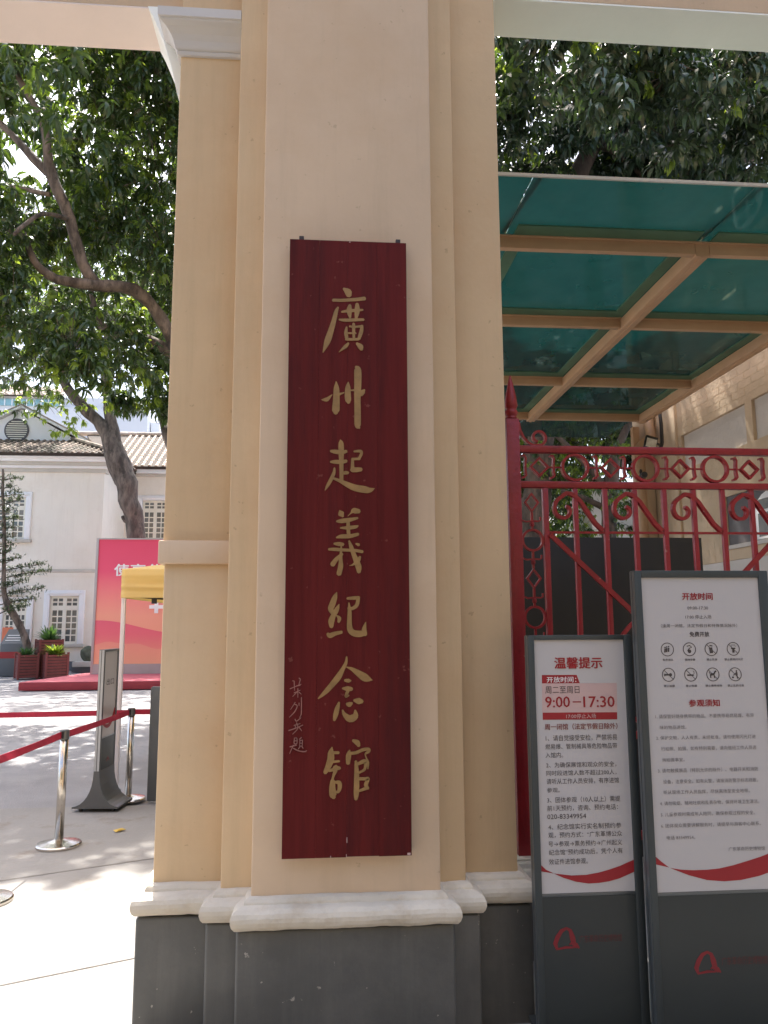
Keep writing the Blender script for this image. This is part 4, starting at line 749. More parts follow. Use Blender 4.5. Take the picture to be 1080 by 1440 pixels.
br.build('brickwork', wall_cream, an, kind='stuff', nrm=False)
brp = MB()
for (pa, pb) in panels[:3]:
    for r_ in range(5):
        z0 = 3.306 + .0775 * r_; y = pa - (.12 if r_ % 2 else 0)
        while y < pb:
            c, d = max(y + .004, pa + .004), min(y + .236, pb - .004)
            if d - c > .03: brp.box(AX + .0345 - random.random() * .0006, AX + .037, c, d, z0, z0 + .073)
            y += .24
brp.build('brickwork', wall_white, an, kind='stuff', nrm=False)
for y_ in (9.0,):
    MB().tube([(4.02, 8.95, 4.3), (4.02, 8.93, 3.98), (3.98, 8.80, 3.80), (3.86, 8.75, 3.72), (3.80, 8.75, 3.66), (3.80, 8.75, 0)], .062, 14).build('drainpipe', pipe_tan, an, smooth=True)
    MB().tube([(3.98, 8.55, 4.2), (3.975, 8.5, 3.9), (3.95, 8.45, 3.66), (3.90, 8.42, 3.54)], .022, 8).build('cable', black_plastic, an, smooth=True)
box('corner_post', wall_cream, an, 3.92, 4.09, 9.0, 9.2, 0, 4.3, bevel=.004)
# floodlight on its bracket
fl = thing('floodlight', 'small square floodlight tilted down below the canopy corner above the gate rail', 'floodlight', (3.70, 8.2, 3.6))
import mathutils
def rot_box(name, m, parent, c, size, rx, ry=0, rz=0, bevel=.003):
    M = mathutils.Euler((R(rx), R(ry), R(rz))).to_matrix(); a, b, c2 = [s / 2 for s in size]; mb = MB()
    mb.box(-a, a, -b, b, -c2, c2); mb.v = [tuple(Vector(c) + M @ Vector(v)) for v in mb.v]
    return mb.build(name, m, parent, bevel=bevel)
rot_box('housing', black_plastic, fl, (3.70, 8.2, 3.60), (.135, .05, .15), -25, 18, -12)
rot_box('lens', lamp_face, fl, (3.694, 8.170, 3.587), (.112, .006, .122), -25, 18, -12, bevel=0)
MB().bar((3.76, 8.22, 3.60), (3.93, 8.42, 3.62), .03, .012, (0, 0, 1)).build('bracket', black_plastic, fl)
sc_ = thing('security_camera', 'small dark security camera seen through a ring of the gate frieze', 'camera', (3.72, 8.4, 3.28))
MB().tube([(3.63, 8.25, 3.24), (3.66, 8.35, 3.25), (3.74, 8.6, 3.27)], [.035, .04, .035], 12).build('body', black_plastic, sc_)
MB().tube([(3.70, 8.5, 3.30), (3.74, 8.6, 3.36), (3.78, 8.7, 3.36)], .015, 8).build('bracket', black_plastic, sc_)

# ------------------------------------------------------------------ courtyard barrier
def post_(x, y, label):
    t = thing('stanchion', label, 'stanchion', (x, y, 0), group='belt barrier posts in the courtyard')
    MB().lathe([(.155, 0), (.158, .004), (.158, .016), (.150, .024), (.08, .036), (.034, .048), (.030, .05)], (x, y, 0), 32).build('base', steel, t, smooth=False)
    MB().tube([(x, y, .045), (x, y, .76)], .030, 20).build('pole', steel, t, smooth=True)
    MB().lathe([(.034, 0), (.035, .01), (.035, .062), (.032, .068)], (x, y, .755), 20).build('head', stand_side, t)
    MB().box(x - .006, x + .006, y - .04, y - .032, .763, .815).build('slot', black_plastic, t)
    return t
post_(-1.892, 6.06, 'steel belt post standing at the edge of the bright sunlit paving')
post_(-1.752, 7.52, 'steel belt post standing just behind the slim display stand')
post_(-1.945, 4.93, 'steel belt post at the frame edge of which mostly the round base shows')
def belt(p0, p1, label, sag=.01):
    p0, p1 = Vector(p0), Vector(p1); mb = MB(); k = 12; n = len(mb.v)
    d = (p1 - p0); nn = Vector((-d.y, d.x, 0)).normalized() * .0012
    for i in range(k + 1):
        t = i / k; p = p0.lerp(p1, t) - Vector((0, 0, sag * 4 * t * (1 - t)))
        tw = .004 * math.sin(t * 9)
        for sgn, dz in ((-1, -.024), (1, -.024), (1, .024), (-1, .024)): mb.v.append(tuple(p + nn * sgn + Vector((0, 0, dz)) + nn.normalized() * tw * (1 if dz > 0 else -1)))
    for i in range(k):
        for j in range(4): mb.f.append((i * 4 + j, i * 4 + (j + 1) % 4, (i + 1) * 4 + (j + 1) % 4, (i + 1) * 4 + j))
    mb.f += [(0, 1, 2, 3), (k * 4 + 3, k * 4 + 2, k * 4 + 1, k * 4)]
    return tag(mb.build('barrier_belt', belt_red), label, 'barrier belt', 'red barrier belts')
belt((-1.94, 4.965, .788), (-1.905, 6.03, .788), 'red belt sloping in from the frame edge to the steel post on the sunlit paving', .004)
belt((-1.879, 6.09, .788), (-1.765, 7.49, .788), 'red belt rising from the sunlit steel post towards the slim display stand', .004)
belt((-6.2, 7.55, .782), (-1.787, 7.525, .782), 'long level red belt running in from the frame edge behind the slim display stand', .012)
belt((-1.717, 7.52, .788), (.2, 7.50, .788), 'short length of red belt between the rear steel post and the cream pier', .004)
pn = thing('queue_screen', 'flat blue grey metal panel standing on the paving partly behind the cream pier', 'panel', (-1.3, 7.46, 0))
box('panel', panel_grey, pn, -1.562, -1.05, 7.44, 7.50, .0, 1.02, bevel=.006)
box('side_strip', stand_side, pn, -1.568, -1.5625, 7.448, 7.492, .0, 1.012)

# ------------------------------------------------------------------ yellow tent
tn = thing('gazebo_tent', 'yellow pop-up canopy tent with a white leg in front of the pink backdrop', 'tent', (-.6, 9.1, 0))
tx0, tx1, ty0, ty1 = -1.985, .6, 7.9, 10.4
def cloth(name, quad, nx, nz, amp):
    a, b, c, d = [Vector(q) for q in quad]; mb = MB()
    nrm = (b - a).cross(d - a).normalized()
    for j in range(nz + 1):
        for i in range(nx + 1):
            u, v = i / nx, j / nz; p = a.lerp(b, u).lerp(d.lerp(c, u), v)
            e = min(v, 1 - v, .25) * 4
            p += nrm * amp * e * (noise.noise(Vector((u * 3.0 + 5, v * 9, 1.3))) + .5 * noise.noise(Vector((u * 6, v * 22, 7))))
            mb.v.append(tuple(p))
    for j in range(nz):
        for i in range(nx): k = j * (nx + 1) + i; mb.f.append((k, k + 1, k + nx + 2, k + nx + 1))
    o = mb.build(name, tent_cloth, tn, smooth=True)
    md = o.modifiers.new('thick', 'SOLIDIFY'); md.thickness = .003
    return o
z0_, z1_ = 1.855, 2.145
cloth('valance', [(tx0, ty0 - .03, z0_), (tx1, ty0 - .03, z0_), (tx1, ty0 - .03, z1_), (tx0, ty0 - .03, z1_)], 60, 22, .02)
cloth('valance', [(tx0, ty1, z0_), (tx0, ty0, z0_), (tx0, ty0, z1_), (tx0, ty1, z1_)], 60, 10, .012)
cloth('valance', [(tx1, ty1, z0_ - .05), (tx0, ty1, z0_ - .05), (tx0, ty1, z1_), (tx1, ty1, z1_)], 40, 10, .012)
ap = ((tx0 + tx1) / 2, (ty0 + ty1) / 2, 2.42)
rf = MB(); rf.v = [(tx0, ty0, z1_), (tx1, ty0, z1_), (tx1, ty1, z1_), (tx0, ty1, z1_), ap]; rf.f = [(0, 1, 4), (1, 2, 4), (2, 3, 4), (3, 0, 4)]
ro = rf.build('roof', tent_cloth, tn); md = ro.modifiers.new('thick', 'SOLIDIFY'); md.thickness = .003
for (x, y) in ((tx0 + .02, ty0 + .02), (tx1 - .02, ty0 + .02), (tx0 + .02, ty1 - .02), (tx1 - .02, ty1 - .02)):
    box('leg', tent_white, tn, x - .02, x + .02, y - .02, y + .02, 0.01, 2.12, bevel=.004); box('foot', black_plastic, tn, x - .04, x + .04, y - .04, y + .04, 0, .01)
box('clamp', black_plastic, tn, tx0 - .008, tx0 + .048, ty0 - .008, ty0 + .05, .70, .745)
MB().bar((tx0 + .05, ty0 + .06, 1.875), (-1.0, ty0 + .06, 1.80), .018, .012).build('strut', iron_dark, tn)
box('strut_joint', black_plastic, tn, -1.70, -1.65, ty0 + .04, ty0 + .08, 1.80, 1.86, bevel=.004)

# ------------------------------------------------------------------ stage and backdrop
st = thing('stage', 'low red carpeted stage with a darker red edge in front of the pink backdrop', 'stage', (-4.5, 21, 0))
sp_ = [(-7.33, 19.78), (3.0, 19.9), (3.0, 23.4), (-6.75, 23.2)]
MB().prism(sp_, lambda x, y: (x, y, .0), lambda x, y: (x, y, .185)).build('riser', stage_edge, st, bevel=.006)
MB().prism([(x * 1.0004, y) for x, y in sp_], lambda x, y: (x, y, .188), lambda x, y: (x, y, .20)).build('carpet', stage_red, st, bevel=.003)
bd = thing('backdrop_board', 'large printed backdrop fading from pink to orange with white characters on the stage', 'backdrop', (-4, 22.7, .2))
BDY = 22.7
grad = gradient_mat('backdrop_print', [(0, (0.88, 0.40, 0.24)), (.38, (0.86, 0.36, 0.25)), (.60, (0.84, 0.20, 0.21)), (.74, (0.78, 0.085, 0.17)), (1, (0.74, 0.065, 0.14))], .27, 3.83)
box('sheet', grad, bd, -6.40, -.6, BDY, BDY + .03, .475, 4.02)
for (a, b, c, d) in ((-6.47, -6.40, .2, 4.06), (-.6, -.53, .2, 4.06)): box('frame', board_frame, bd, a, b, BDY - .03, BDY + .12, c, d, bevel=.004)
box('frame', board_frame, bd, -6.40, -.6, BDY - .03, BDY + .10, 4.02, 4.06); box('frame', board_frame, bd, -6.40, -.6, BDY - .03, BDY + .10, .2, .475)
def hills(m, f, y, n=40):
    mb = MB(); xs = [-6.40 + 5.8 * i / n for i in range(n + 1)]
    for x in xs: mb.v += [(x, y, .477), (x, y, f(x))]
    for i in range(n): mb.f.append((2 * i, 2 * i + 2, 2 * i + 3, 2 * i + 1))
    return mb.build('printed_hills', m, bd, nrm=False)
gh1 = gradient_mat('hill_print_back', [(0, (0.86, 0.36, 0.23)), (.25, (0.84, 0.28, 0.22)), (.6, (0.78, 0.15, 0.19)), (1, (0.74, 0.11, 0.18))], .3, 1.65)
hills(gh1, lambda x: 1.50 + .22 * math.cos((x + 6.1) * 1.35) * math.exp(-.25 * (x + 6.4)) - .03 * (x + 6.4), BDY - .002)
gh2 = gradient_mat('hill_print_front', [(0, (0.86, 0.40, 0.25)), (1, (0.80, 0.27, 0.22))], .3, 1.1)
hills(gh2, lambda x: .98 + .10 * math.sin((x + 6.4) * 1.9 + .5) + .03 * math.sin(x * 7), BDY - .004)
b3 = lambda u, v: (u, BDY - .012, v)
def board_char(t, x0, x1, z0, z1): return text_mesh('lettering', t, (x0, x1, z0, z1), board_white, bd, b3, 2)
board_char('使', -5.93, -5.53, 2.97, 3.31); board_char('亮', -5.47, -5.07, 2.97, 3.31); board_char('使', -4.98, -4.6, 2.97, 3.31)
box('lettering', board_white, bd, -4.91, -4.51, BDY - .016, BDY - .006, 2.03, 2.13); box('lettering', board_white, bd, -4.765, -4.655, BDY - .018, BDY - .008, 1.90, 2.24)

# ------------------------------------------------------------------ cream museum building
mu = thing('museum_building', 'two storey cream building with white window surrounds and a brown tiled roof', 'building', (-12, 30, 0))
FY = 28.0
def windowed_wall(parent, x0, x1, y, z0, z1, wins, m, thick=.35):
    xs = sorted({x0, x1, *[w_[0] for w_ in wins], *[w_[1] for w_ in wins]})
    for a, b in zip(xs[:-1], xs[1:]):
        cuts = sorted([(w_[2], w_[3]) for w_ in wins if w_[0] < (a + b) / 2 < w_[1]]); z = z0
        for c, d in cuts:
            if c > z: MB().box(a, b, y, y + thick, z, c).build('wall', m, parent)
            z = d
        MB().box(a, b, y, y + thick, z, z1).build('wall', m, parent)
def casement(parent, xc_, z0, z1, y, ww=.92, cols=4, hasdoor=False, split=.72):
    """white surround, cream casements with muntins and separate panes"""
    x0, x1 = xc_ - ww / 2, xc_ + ww / 2
    w_ = MB(); t = .2
    w_.box(x0 - t, x0, y - .07, y + .04, z0, z1 + t).box(x1, x1 + t, y - .07, y + .04, z0, z1 + t).box(x0, x1, y - .07, y + .04, z1, z1 + t)
    wo = w_.build('window', trim_white, parent, bevel=.02, seg=2)
    MB().box(x0 - .10, x1 + .10, y - .095, y - .068, z1 + t * .35, z1 + t * .6).build('lintel_trim', trim_white, wo, bevel=.01)
    MB().box(x0 - t - .06, x1 + t + .06, y - .13, y + .04, z0 - .12, z0).build('sill', trim_grey, wo, bevel=.02)
    fr = MB(); yy = y + .03; zs = z0 + (z1 - z0) * .70; e = .085; cm = .065; tg = (z1 - z0) * .10
    fr.box(x0, x0 + e, yy, yy + .05, z0, z1).box(x1 - e, x1, yy, yy + .05, z0, z1).box(x0 + e, x1 - e, yy, yy + .05, z0, z0 + e).box(x0 + e, x1 - e, yy, yy + .05, z1 - e, z1)
    fr.box(xc_ - cm, xc_ + cm, yy - .01, yy + .05, z0 + e, z1 - e)
    fr.box(x0 + e, xc_ - cm, yy - .005, yy + .05, zs, zs + tg).box(xc_ + cm, x1 - e, yy - .005, yy + .05, zs, zs + tg)
    fo = fr.build('frame', sash_cream, wo)
    mu_ = MB(); h = .021
    for (a, b) in ((x0 + e, xc_ - cm), (xc_ + cm, x1 - e)):
        m_ = (a + b) / 2; mu_.box(m_ - h, m_ + h, yy + .012, yy + .036, z0 + e, zs).box(m_ - h, m_ + h, yy + .012, yy + .036, zs + tg, z1 - e)
        rows = [z0 + e + (zs - z0 - e) * i / 5 for i in range(6)]; rows2 = [zs + tg, (zs + tg + z1 - e) / 2, z1 - e]
        for rr in (rows, rows2):
            for q in rr[1:-1]: mu_.box(a, m_ - h, yy + .013, yy + .035, q - h, q + h).box(m_ + h, b, yy + .013, yy + .035, q - h, q + h)
            for q0, q1 in zip(rr[:-1], rr[1:]):
                for (u0, u1) in ((a, m_), (m_, b)):
                    tl = random.uniform(-.004, .004)
                    p = MB(); p.v = [(u0, yy + .022 + tl, q0), (u1, yy + .022 - tl, q0), (u1, yy + .022 - tl, q1), (u0, yy + .022 + tl, q1)]; p.f = [(0, 1, 2, 3)]
                    p.build('pane', pane_m, wo, nrm=False)
    mu_.build('glazing_bars', sash_cream, wo)
    MB().box(x0, x1, y + .36, y + .4, z0, z1).build('dark_backing', dark_inside, wo)  # near-black sheet standing for the dark room behind the panes
    return wo
wx = 1.0
W1 = (-10.99, 4.58, 6.08)      # upper window centre x, z0, z1
W2 = (-8.975, .92, 2.58)
W3 = (-10.62, .92, 2.35)
op = lambda c: (c[0] - wx / 2, c[0] + wx / 2, c[1], c[2])
W4 = (-14.0, 4.58, 6.08); 
windowed_wall(mu, -24, -7.82, FY, .32, 7.0, [op(W1), op(W2), op(W4), (-13.2, -11.45, .32, 2.55)], facade)
for c in (W1, W2, W4): casement(mu, c[0], c[1], c[2], FY, wx)
casement(mu, W3[0], W3[1], W3[2], FY - .06, .8)
box('base', base_slate, mu, -24, -7.80, FY - .03, FY + .3, 0, .32)
box('string_course', trim_grey, mu, -24, -7.79, FY - .05, FY, 3.40, 3.52, bevel=.015); box('string_course', facade, mu, -24, -7.80, FY - .025, FY, 3.28, 3.40)
for i, (za, zb, o, m_) in enumerate(((7.0, 7.14, .06, trim_grey), (7.14, 7.24, .13, trim_white), (7.24, 7.36, .2, trim_grey), (7.36, 7.47, .30, trim_white), (7.47, 7.62, .42, trim_white))):
    box('cornice', m_, mu, -24, -7.82 + o, FY - o, FY + .35, za, zb, bevel=.012)
# return wall and wing
box('wall', facade, mu, -8.1, -7.82, FY + .35, 31.0, .32, 7.6)
WY = 31.0
W5 = (-6.62, 4.90, 6.48); W6 = (-6.62, .9, 2.6)
windowed_wall(mu, -7.82, 4.0, WY, .32, 7.55, [op(W5), op(W6), (-3.0, -2.0, 4.9, 6.48)], facade)
for c in (W5, W6, (-2.5, 4.9, 6.48)): casement(mu, c[0], c[1], c[2], WY, wx)
box('string_course', trim_grey, mu, -7.82, 4.0, WY - .05, WY, 3.40, 3.52)
box('cornice', trim_white, mu, -7.82, 4.0, WY - .25, WY + .3, 7.55, 7.78, bevel=.015); box('cornice', trim_grey, mu, -7.82, 4.0, WY - .12, WY, 7.44, 7.55, bevel=.01)
# tiled roofs: channels plus half round cover tiles in courses
def tiled(parent, A, B, C_, D_, m, pitch=.24, name='roof', crs=.30):
    """slope with eave A-B and ridge D-C; cover tile rows run from ridge to eave"""
    A, B, C_, D_ = map(Vector, (A, B, C_, D_)); nrm = (B - A).cross(D_ - A).normalized()
    rfm = MB(); k = [A, B, C_, D_]; rfm.v = [tuple(p) for p in k] + [tuple(p - nrm * .12) for p in k]
    rfm.f = [(0, 1, 2, 3), (7, 6, 5, 4), (0, 4, 5, 1), (1, 5, 6, 2), (2, 6, 7, 3), (3, 7, 4, 0)]
    ro_ = rfm.build(name, roof_valley, parent)
    ed = (B - A).normalized(); up = nrm.cross(ed).normalized()
    if up.dot(D_ - A) < 0: up = -up
    n = int((B - A).length / pitch); t = MB(); H_ = (D_ - A).dot(up)
    for i in range(n + 1):
        s0 = (i + .5) * pitch
        # clip by the side edges
        def lim(h):
            l = ((D_ - A).dot(ed)) * h / H_; r = (B - A).length + ((C_ - B).dot(ed)) * h / H_; return l <= s0 <= r
        hs = [h * crs for h in range(int(H_ / crs) + 1)]
        for h in hs:
            if not lim(h + crs * .5): continue
            r0, r1 = pitch * .27, pitch * .23; p0 = A + ed * s0 + up * h - nrm * .005; p1 = p0 + up * (crs + .02) + nrm * -.012
            b = len(t.v)
            for p, r in ((p0, r0), (p1, r1)):
                for q in range(5):
                    a = math.pi * q / 4; t.v.append(tuple(p + ed * math.cos(a) * r + nrm * math.sin(a) * r))
            for q in range(4): t.f.append((b + q, b + q + 1, b + 5 + q + 1, b + 5 + q))
            t.f.append((b, b + 1, b + 2, b + 3, b + 4))
    if len(t.v): t.build('roof_tile', m, ro_, kind='stuff', nrm=False)
    return ro_
EY = FY - .5
tiled(mu, (-24, EY, 7.62), (-7.35, EY, 7.62), (-9.75, 30.2, 8.70), (-24, 30.2, 8.70), roof_tile, .235)
tiled(mu, (-7.35, EY, 7.62), (-7.35, 34.0, 7.62), (-9.75, 34, 8.7), (-9.75, 30.2, 8.7), roof_tile, .235)
tiled(mu, (-8.6, WY - .35, 7.80), (4.0, WY - .35, 7.80), (4.0, 34.2, 9.92), (-10.4, 34.2, 9.92), roof_tile_light, .27)
MB().tube([(-11.2, 34.2, 9.96), (4.0, 34.2, 9.96)], .11, 8).build('ridge', roof_tile_light, mu)
MB().tube([(-7.35, EY, 7.70), (-9.75, 30.2, 8.78)], .09, 8).build('ridge', roof_tile, mu)
# pediment with round louvre
PY = 30.1; pc = -11.65
ped = [(pc - 2.32, 8.58), (pc + 2.32, 8.58), (pc, 9.90)]
MB().prism(ped, lambda x, z: (x, PY, z), lambda x, z: (x, PY + .25, z)).build('pediment', trim_white, mu)
for s in (-1, 1):
    p0 = Vector((pc, PY, 10.02)); p1 = Vector((pc + s * 2.55, PY, 8.66)); 
    MB().bar((pc, PY + .05, 10.0), (pc + s * 2.6, PY + .05, 8.60), .10, .4).build('barge_board', trim_white, mu)
    MB().bar((pc, PY + .2, 10.06), (pc + s * 2.66, PY + .2, 8.66), .06, .7).build('verge', roof_tile_light, mu)
lv = MB().lathe([(.0, 0), (.46, 0), (.46, .05), (.40, .05), (.40, .02), (.0, .02)], (0, 0, 0), 28)
lv.v = [(pc - .15 + x, PY - z_, 9.05 + y) for x, y, z_ in lv.v]
lo = lv.build('vent', shutter_grey, mu)
for i in range(9):
    dz = -.34 + .085 * i; hw = math.sqrt(max(.40 ** 2 - dz * dz, 0.001))
    MB().box(pc - .15 - hw, pc - .15 + hw, PY - .055, PY - .022, 9.05 + dz - .018, 9.05 + dz + .018).build('louvre', sash_cream, lo)
tiled(mu, (pc, PY + 4, 10.02), (pc, PY + .2, 10.02), (pc + 2.6, PY + .2, 8.6), (pc + 2.6, PY + 4, 8.6), roof_tile_light)
# entrance at the left edge
dr = box('door', door_red, mu, -12.9, -11.55, FY + .10, FY + .16, .1, 2.5)
box('door_frame', trim_white, dr, -11.55, -11.42, FY - .08, FY + .12, .0, 2.62); box('door_frame', trim_white, dr, -13.05, -11.42, FY - .08, FY + .12, 2.62, 2.78)
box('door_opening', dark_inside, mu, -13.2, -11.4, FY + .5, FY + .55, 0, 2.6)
box('doorstep', trim_grey, mu, -13.4, -10.7, FY - .8, FY - .08, 0, .10)
MB().prism([(-11.35, 2.62), (-10.30, 2.62), (-10.82, 3.02)], lambda x, z: (x, FY - .35, z), lambda x, z: (x, FY - .12, z)).build('hood', trim_grey, mu)

# far grey block with a tiled top
fb_ = thing('far_building', 'pale grey block with a blue strip window rising beyond the tiled roofs', 'building', (-19, 57, 0))
box('wall', far_grey, fb_, -34, -12.55, 55, 70, 0, 17.0)
box('strip_window', far_blue, fb_, -34, -18.6, 54.9, 54.99, 17.0, 17.5)
for i in range(30): box('mullion', trim_white, fb_, -34 + i * .5, -33.94 + i * .5, 54.84, 54.895, 17.0, 17.5)
box('wall', far_grey, fb_, -18.6, -12.6, 55.2, 70, 17.0, 17.75)
box('wall', trim_white, fb_, -34, -18.6, 55, 70, 17.5, 17.7)
tiled(fb_, (-34, 54.6, 17.7), (-18.4, 54.6, 17.7), (-19.6, 59, 19.6), (-34, 59, 19.6), roof_tile_light, .5, crs=.8)
box('parapet', trim_white, fb_, -12.5, -11.9, 56, 57, 10, 16.2)
box('wall', far_grey, fb_, -12.52, -4, 56.2, 70, 0, 14.0)

# grey information lectern, orange sign by the door, planters, rock
lc = thing('information_lectern', 'slanted grey information lectern with a red stripe left of the planters', 'lectern', (-9.6, 25.6, 0))
MB().prism([(25.3, .0), (25.3, 1.0), (25.9, 1.45), (25.95, 0)], lambda y, z: (-10.0, y, z), lambda y, z: (-9.35, y, z)).build('body', panel_grey, lc, bevel=.01)
for i in range(3): rot_box('text_line', trim_white, lc, (-9.68, 25.42 + .1 * i, 1.105 + .075 * i), (.45, .03, .006), 37, bevel=0)
box('stripe', ink_red, lc, -10.0, -9.35, 25.29, 25.2985, .55, .75)
og_ = thing('orange_sign', 'orange upright notice between the dark red door and the ground floor window', 'sign', (-10.6, 27.4, 0))
box('panel', orange_m, og_, -10.78, -10.43, 27.35, 27.40, .4, 1.50, bevel=.004)
box('leg', iron_dark, og_, -10.85, -10.8, 27.36, 27.39, 0, .4); box('leg', iron_dark, og_, -10.55, -10.5, 27.36, 27.39, 0, .4)

def planter(x, y, w_, h, rot, label, tall=False):
    t = thing('planter', label, 'planter', (x, y, 0), R(rot), group='red brown timber planters', local=True)
    s = w_ / 2; n = int(h / .085)
    for i in range(n):
        z = .04 + i * .085
        for k, (a, b, c, d) in enumerate(((-s, s, -s - .02, -s), (-s, s, s, s + .02), (-s - .02, -s, -s, s), (s, s + .02, -s, s))):
            box('slat', planter_red, t, a, b, c, d, z, z + .066)
    for sx in (-1, 1):
        for sy in (-1, 1): box('corner_post', planter_red, t, sx * (s + .012) - .03, sx * (s + .012) + .03, sy * (s + .012) - .03, sy * (s + .012) + .03, 0, h + .03)
    box('soil', soil, t, -s, s, -s, s, h - .1, h - .05); box('lining', iron_dark, t, -s + .004, s - .004, -s + .004, s - .004, .03, h - .11)
    return t
planter(-8.75, 24.15, .50, .72, 30, 'low timber planter furthest from the stage, beside the grey lectern')
planter(-8.33, 24.75, .62, 1.12, 30, 'taller timber planter at the back holding the spiky agave')
planter(-7.93, 24.15, .58, .74, 30, 'low timber planter nearest the red stage with loose pale green leaves')

def blade_plant(name, label, cat, c, n, L, w_, spread, m, up=.6):
    mb = MB()
    for i in range(n):
        a = random.uniform(0, 2 * math.pi); d = Vector((math.cos(a), math.sin(a), 0)); side = Vector((-d.y, d.x, 0)); l_ = L * random.uniform(.6, 1.1)
        el = random.uniform(up - spread, up + spread); p = Vector(c) + d * random.uniform(0, .08) ; b = len(mb.v)
        for k in range(5):
            t = k / 4; e = el - .9 * t * t; q = p + d * math.cos(el) * l_ * t + Vector((0, 0, math.sin(el) * l_ * t - .25 * l_ * t * t)); ww = w_ * (1 - t) ** .6 * (.7 + .5 * t) + .002
            mb.v += [tuple(q - side * ww), tuple(q + side * ww)]
        for k in range(4): mb.f.append((b + 2 * k, b + 2 * k + 1, b + 2 * k + 3, b + 2 * k + 2))
    o = mb.build(name, m, nrm=False); tag(o, label, cat); return o
blade_plant('agave', 'spiky dark green agave filling the taller timber planter', 'plant', (-8.33, 24.75, 1.05), 110, .72, .04, .5, leaf_agave, .9)
blade_plant('leafy_plant', 'loose pale green leafy plant in the timber planter nearest the stage', 'plant', (-7.93, 24.15, .68), 150, .50, .045, .5, leaf_young, .7)
blade_plant('leafy_plant', 'low sprawling green plant in the planter beside the lectern', 'plant', (-8.75, 24.15, .66), 120, .45, .03, .5, leaf_agave, .7)
rk = thing('garden_rock', 'mossy grey green rock on a stone slab at the foot of the building wall', 'rock', (-7.8, 27.2, 0))
r_bm = bmesh.new(); bmesh.ops.create_icosphere(r_bm, subdivisions=4, radius=.33)
for v in r_bm.verts: v.co = Vector((v.co.x * .9, v.co.y * .7, v.co.z * .85)) * (1 + .25 * noise.noise(v.co * 4)) + Vector((0, 0, .58))
r_me = bpy.data.meshes.new('stone'); r_bm.to_mesh(r_me); r_bm.free(); r_me.materials.append(rock_m)
ob_ = bpy.data.objects.new('stone', r_me); col.objects.link(ob_); ob_.parent = rk
box('slab', trim_grey, rk, -8.25, -7.3, 26.8, 27.6, .18, .36, bevel=.02); box('support', base_slate, rk, -8.3, -7.5, 26.95, 27.5, 0, .18)

# ------------------------------------------------------------------ trees
def limb_mesh(mb, pts, n=10):
    P = [Vector(p[:3]) for p in pts]; Rr = [p[3] for p in pts]; out = []; rr = []
    for i in range(len(P) - 1):
        k = max(2, int((P[i + 1] - P[i]).length / .18))
        p0 = P[i - 1] if i > 0 else P[i]; p3 = P[i + 2] if i + 2 < len(P) else P[i + 1]
        for j in range(k):
            t = j / k; p1, p2 = P[i], P[i + 1]
            q = .5 * ((2 * p1) + (-p0 + p2) * t + (2 * p0 - 5 * p1 + 4 * p2 - p3) * t * t + (-p0 + 3 * p1 - 3 * p2 + p3) * t ** 3)
            r = Rr[i] * (1 - t) + Rr[i + 1] * t
            q += noise.noise_vector(q * 2.3) * r * .25
            out.append(q); rr.append(r * (1 + .16 * noise.noise(q * 5)))
    out.append(P[-1]); rr.append(Rr[-1])
    b = len(mb.v); mb.tube(out, rr, n)
    for i in range(b, len(mb.v)):
        v = Vector(mb.v[i]); mb.v[i] = tuple(v + noise.noise_vector(v * 9) * .012)
def twig(mb, p0, p1, r=.008):
    p0, p1 = Vector(p0), Vector(p1); m_ = (p0 + p1) / 2 + noise.noise_vector(p0 * 3) * .12 * (p1 - p0).length
    mb.tube([p0, m_, p1], [r, r * .7, r * .4], 5, caps=False)

def rosette_geo(n=11, L=.20, w_=.024, droop=.9):
    """whorl of long drooping mango leaves round a shoot tip: list of (verts, faces)"""
    V = []; F = []
    for i in range(n):
        a = 2.4 * i + random.uniform(-.3, .3); d = Vector((math.cos(a), math.sin(a), 0)); side = Vector((-d.y, d.x, 0))
        l_ = L * random.uniform(.7, 1.15); el = random.uniform(-1.0, .35); dr = droop * random.uniform(.8, 1.6); ww = w_ * random.uniform(.8, 1.15)
        p = Vector((0, 0, random.uniform(-.03, .03))); b = len(V); pos = p; ang = el; k = 4
        tw = random.uniform(-.5, .5)
        for j in range(k + 1):
            t = j / k; wj = ww * (0.12, .85, 1.0, .62, 0.03)[j]
            sd_ = (side * math.cos(tw) + Vector((0, 0, 1)) * math.sin(tw))
            fold = Vector((0, 0, .28 * wj))
            V.append(pos - sd_ * wj + fold); V.append(pos + sd_ * wj + fold)
            pos = pos + (d * math.cos(ang) + Vector((0, 0, math.sin(ang)))) * (l_ / k); ang -= dr * .9 / k * 1.6
        for j in range(k): F.append((b + 2 * j, b + 2 * j + 1, b + 2 * j + 3, b + 2 * j + 2))
    return V, F
ROS = [rosette_geo(random.choice((9, 10, 12)), .20, .023, random.uniform(.6, 1.2)) for _ in range(10)]
YROS = [rosette_geo(8, .15, .026, .8) for _ in range(4)]
def ros_mesh(geo, m):
    me = bpy.data.meshes.new('leaf_spray'); me.from_pydata([tuple(v) for v in geo[0]], [], geo[1]); me.materials.append(m)
    me.polygons.foreach_set('use_smooth', [True] * len(me.polygons)); return me
RM = [ros_mesh(g_, leaf_dark) for g_ in ROS]; YM = [ros_mesh(g_, leaf_young) for g_ in YROS]; SM = [ros_mesh(g_, leaf_shade) for g_ in ROS]
CAM = Vector((0, 0, 1.6))
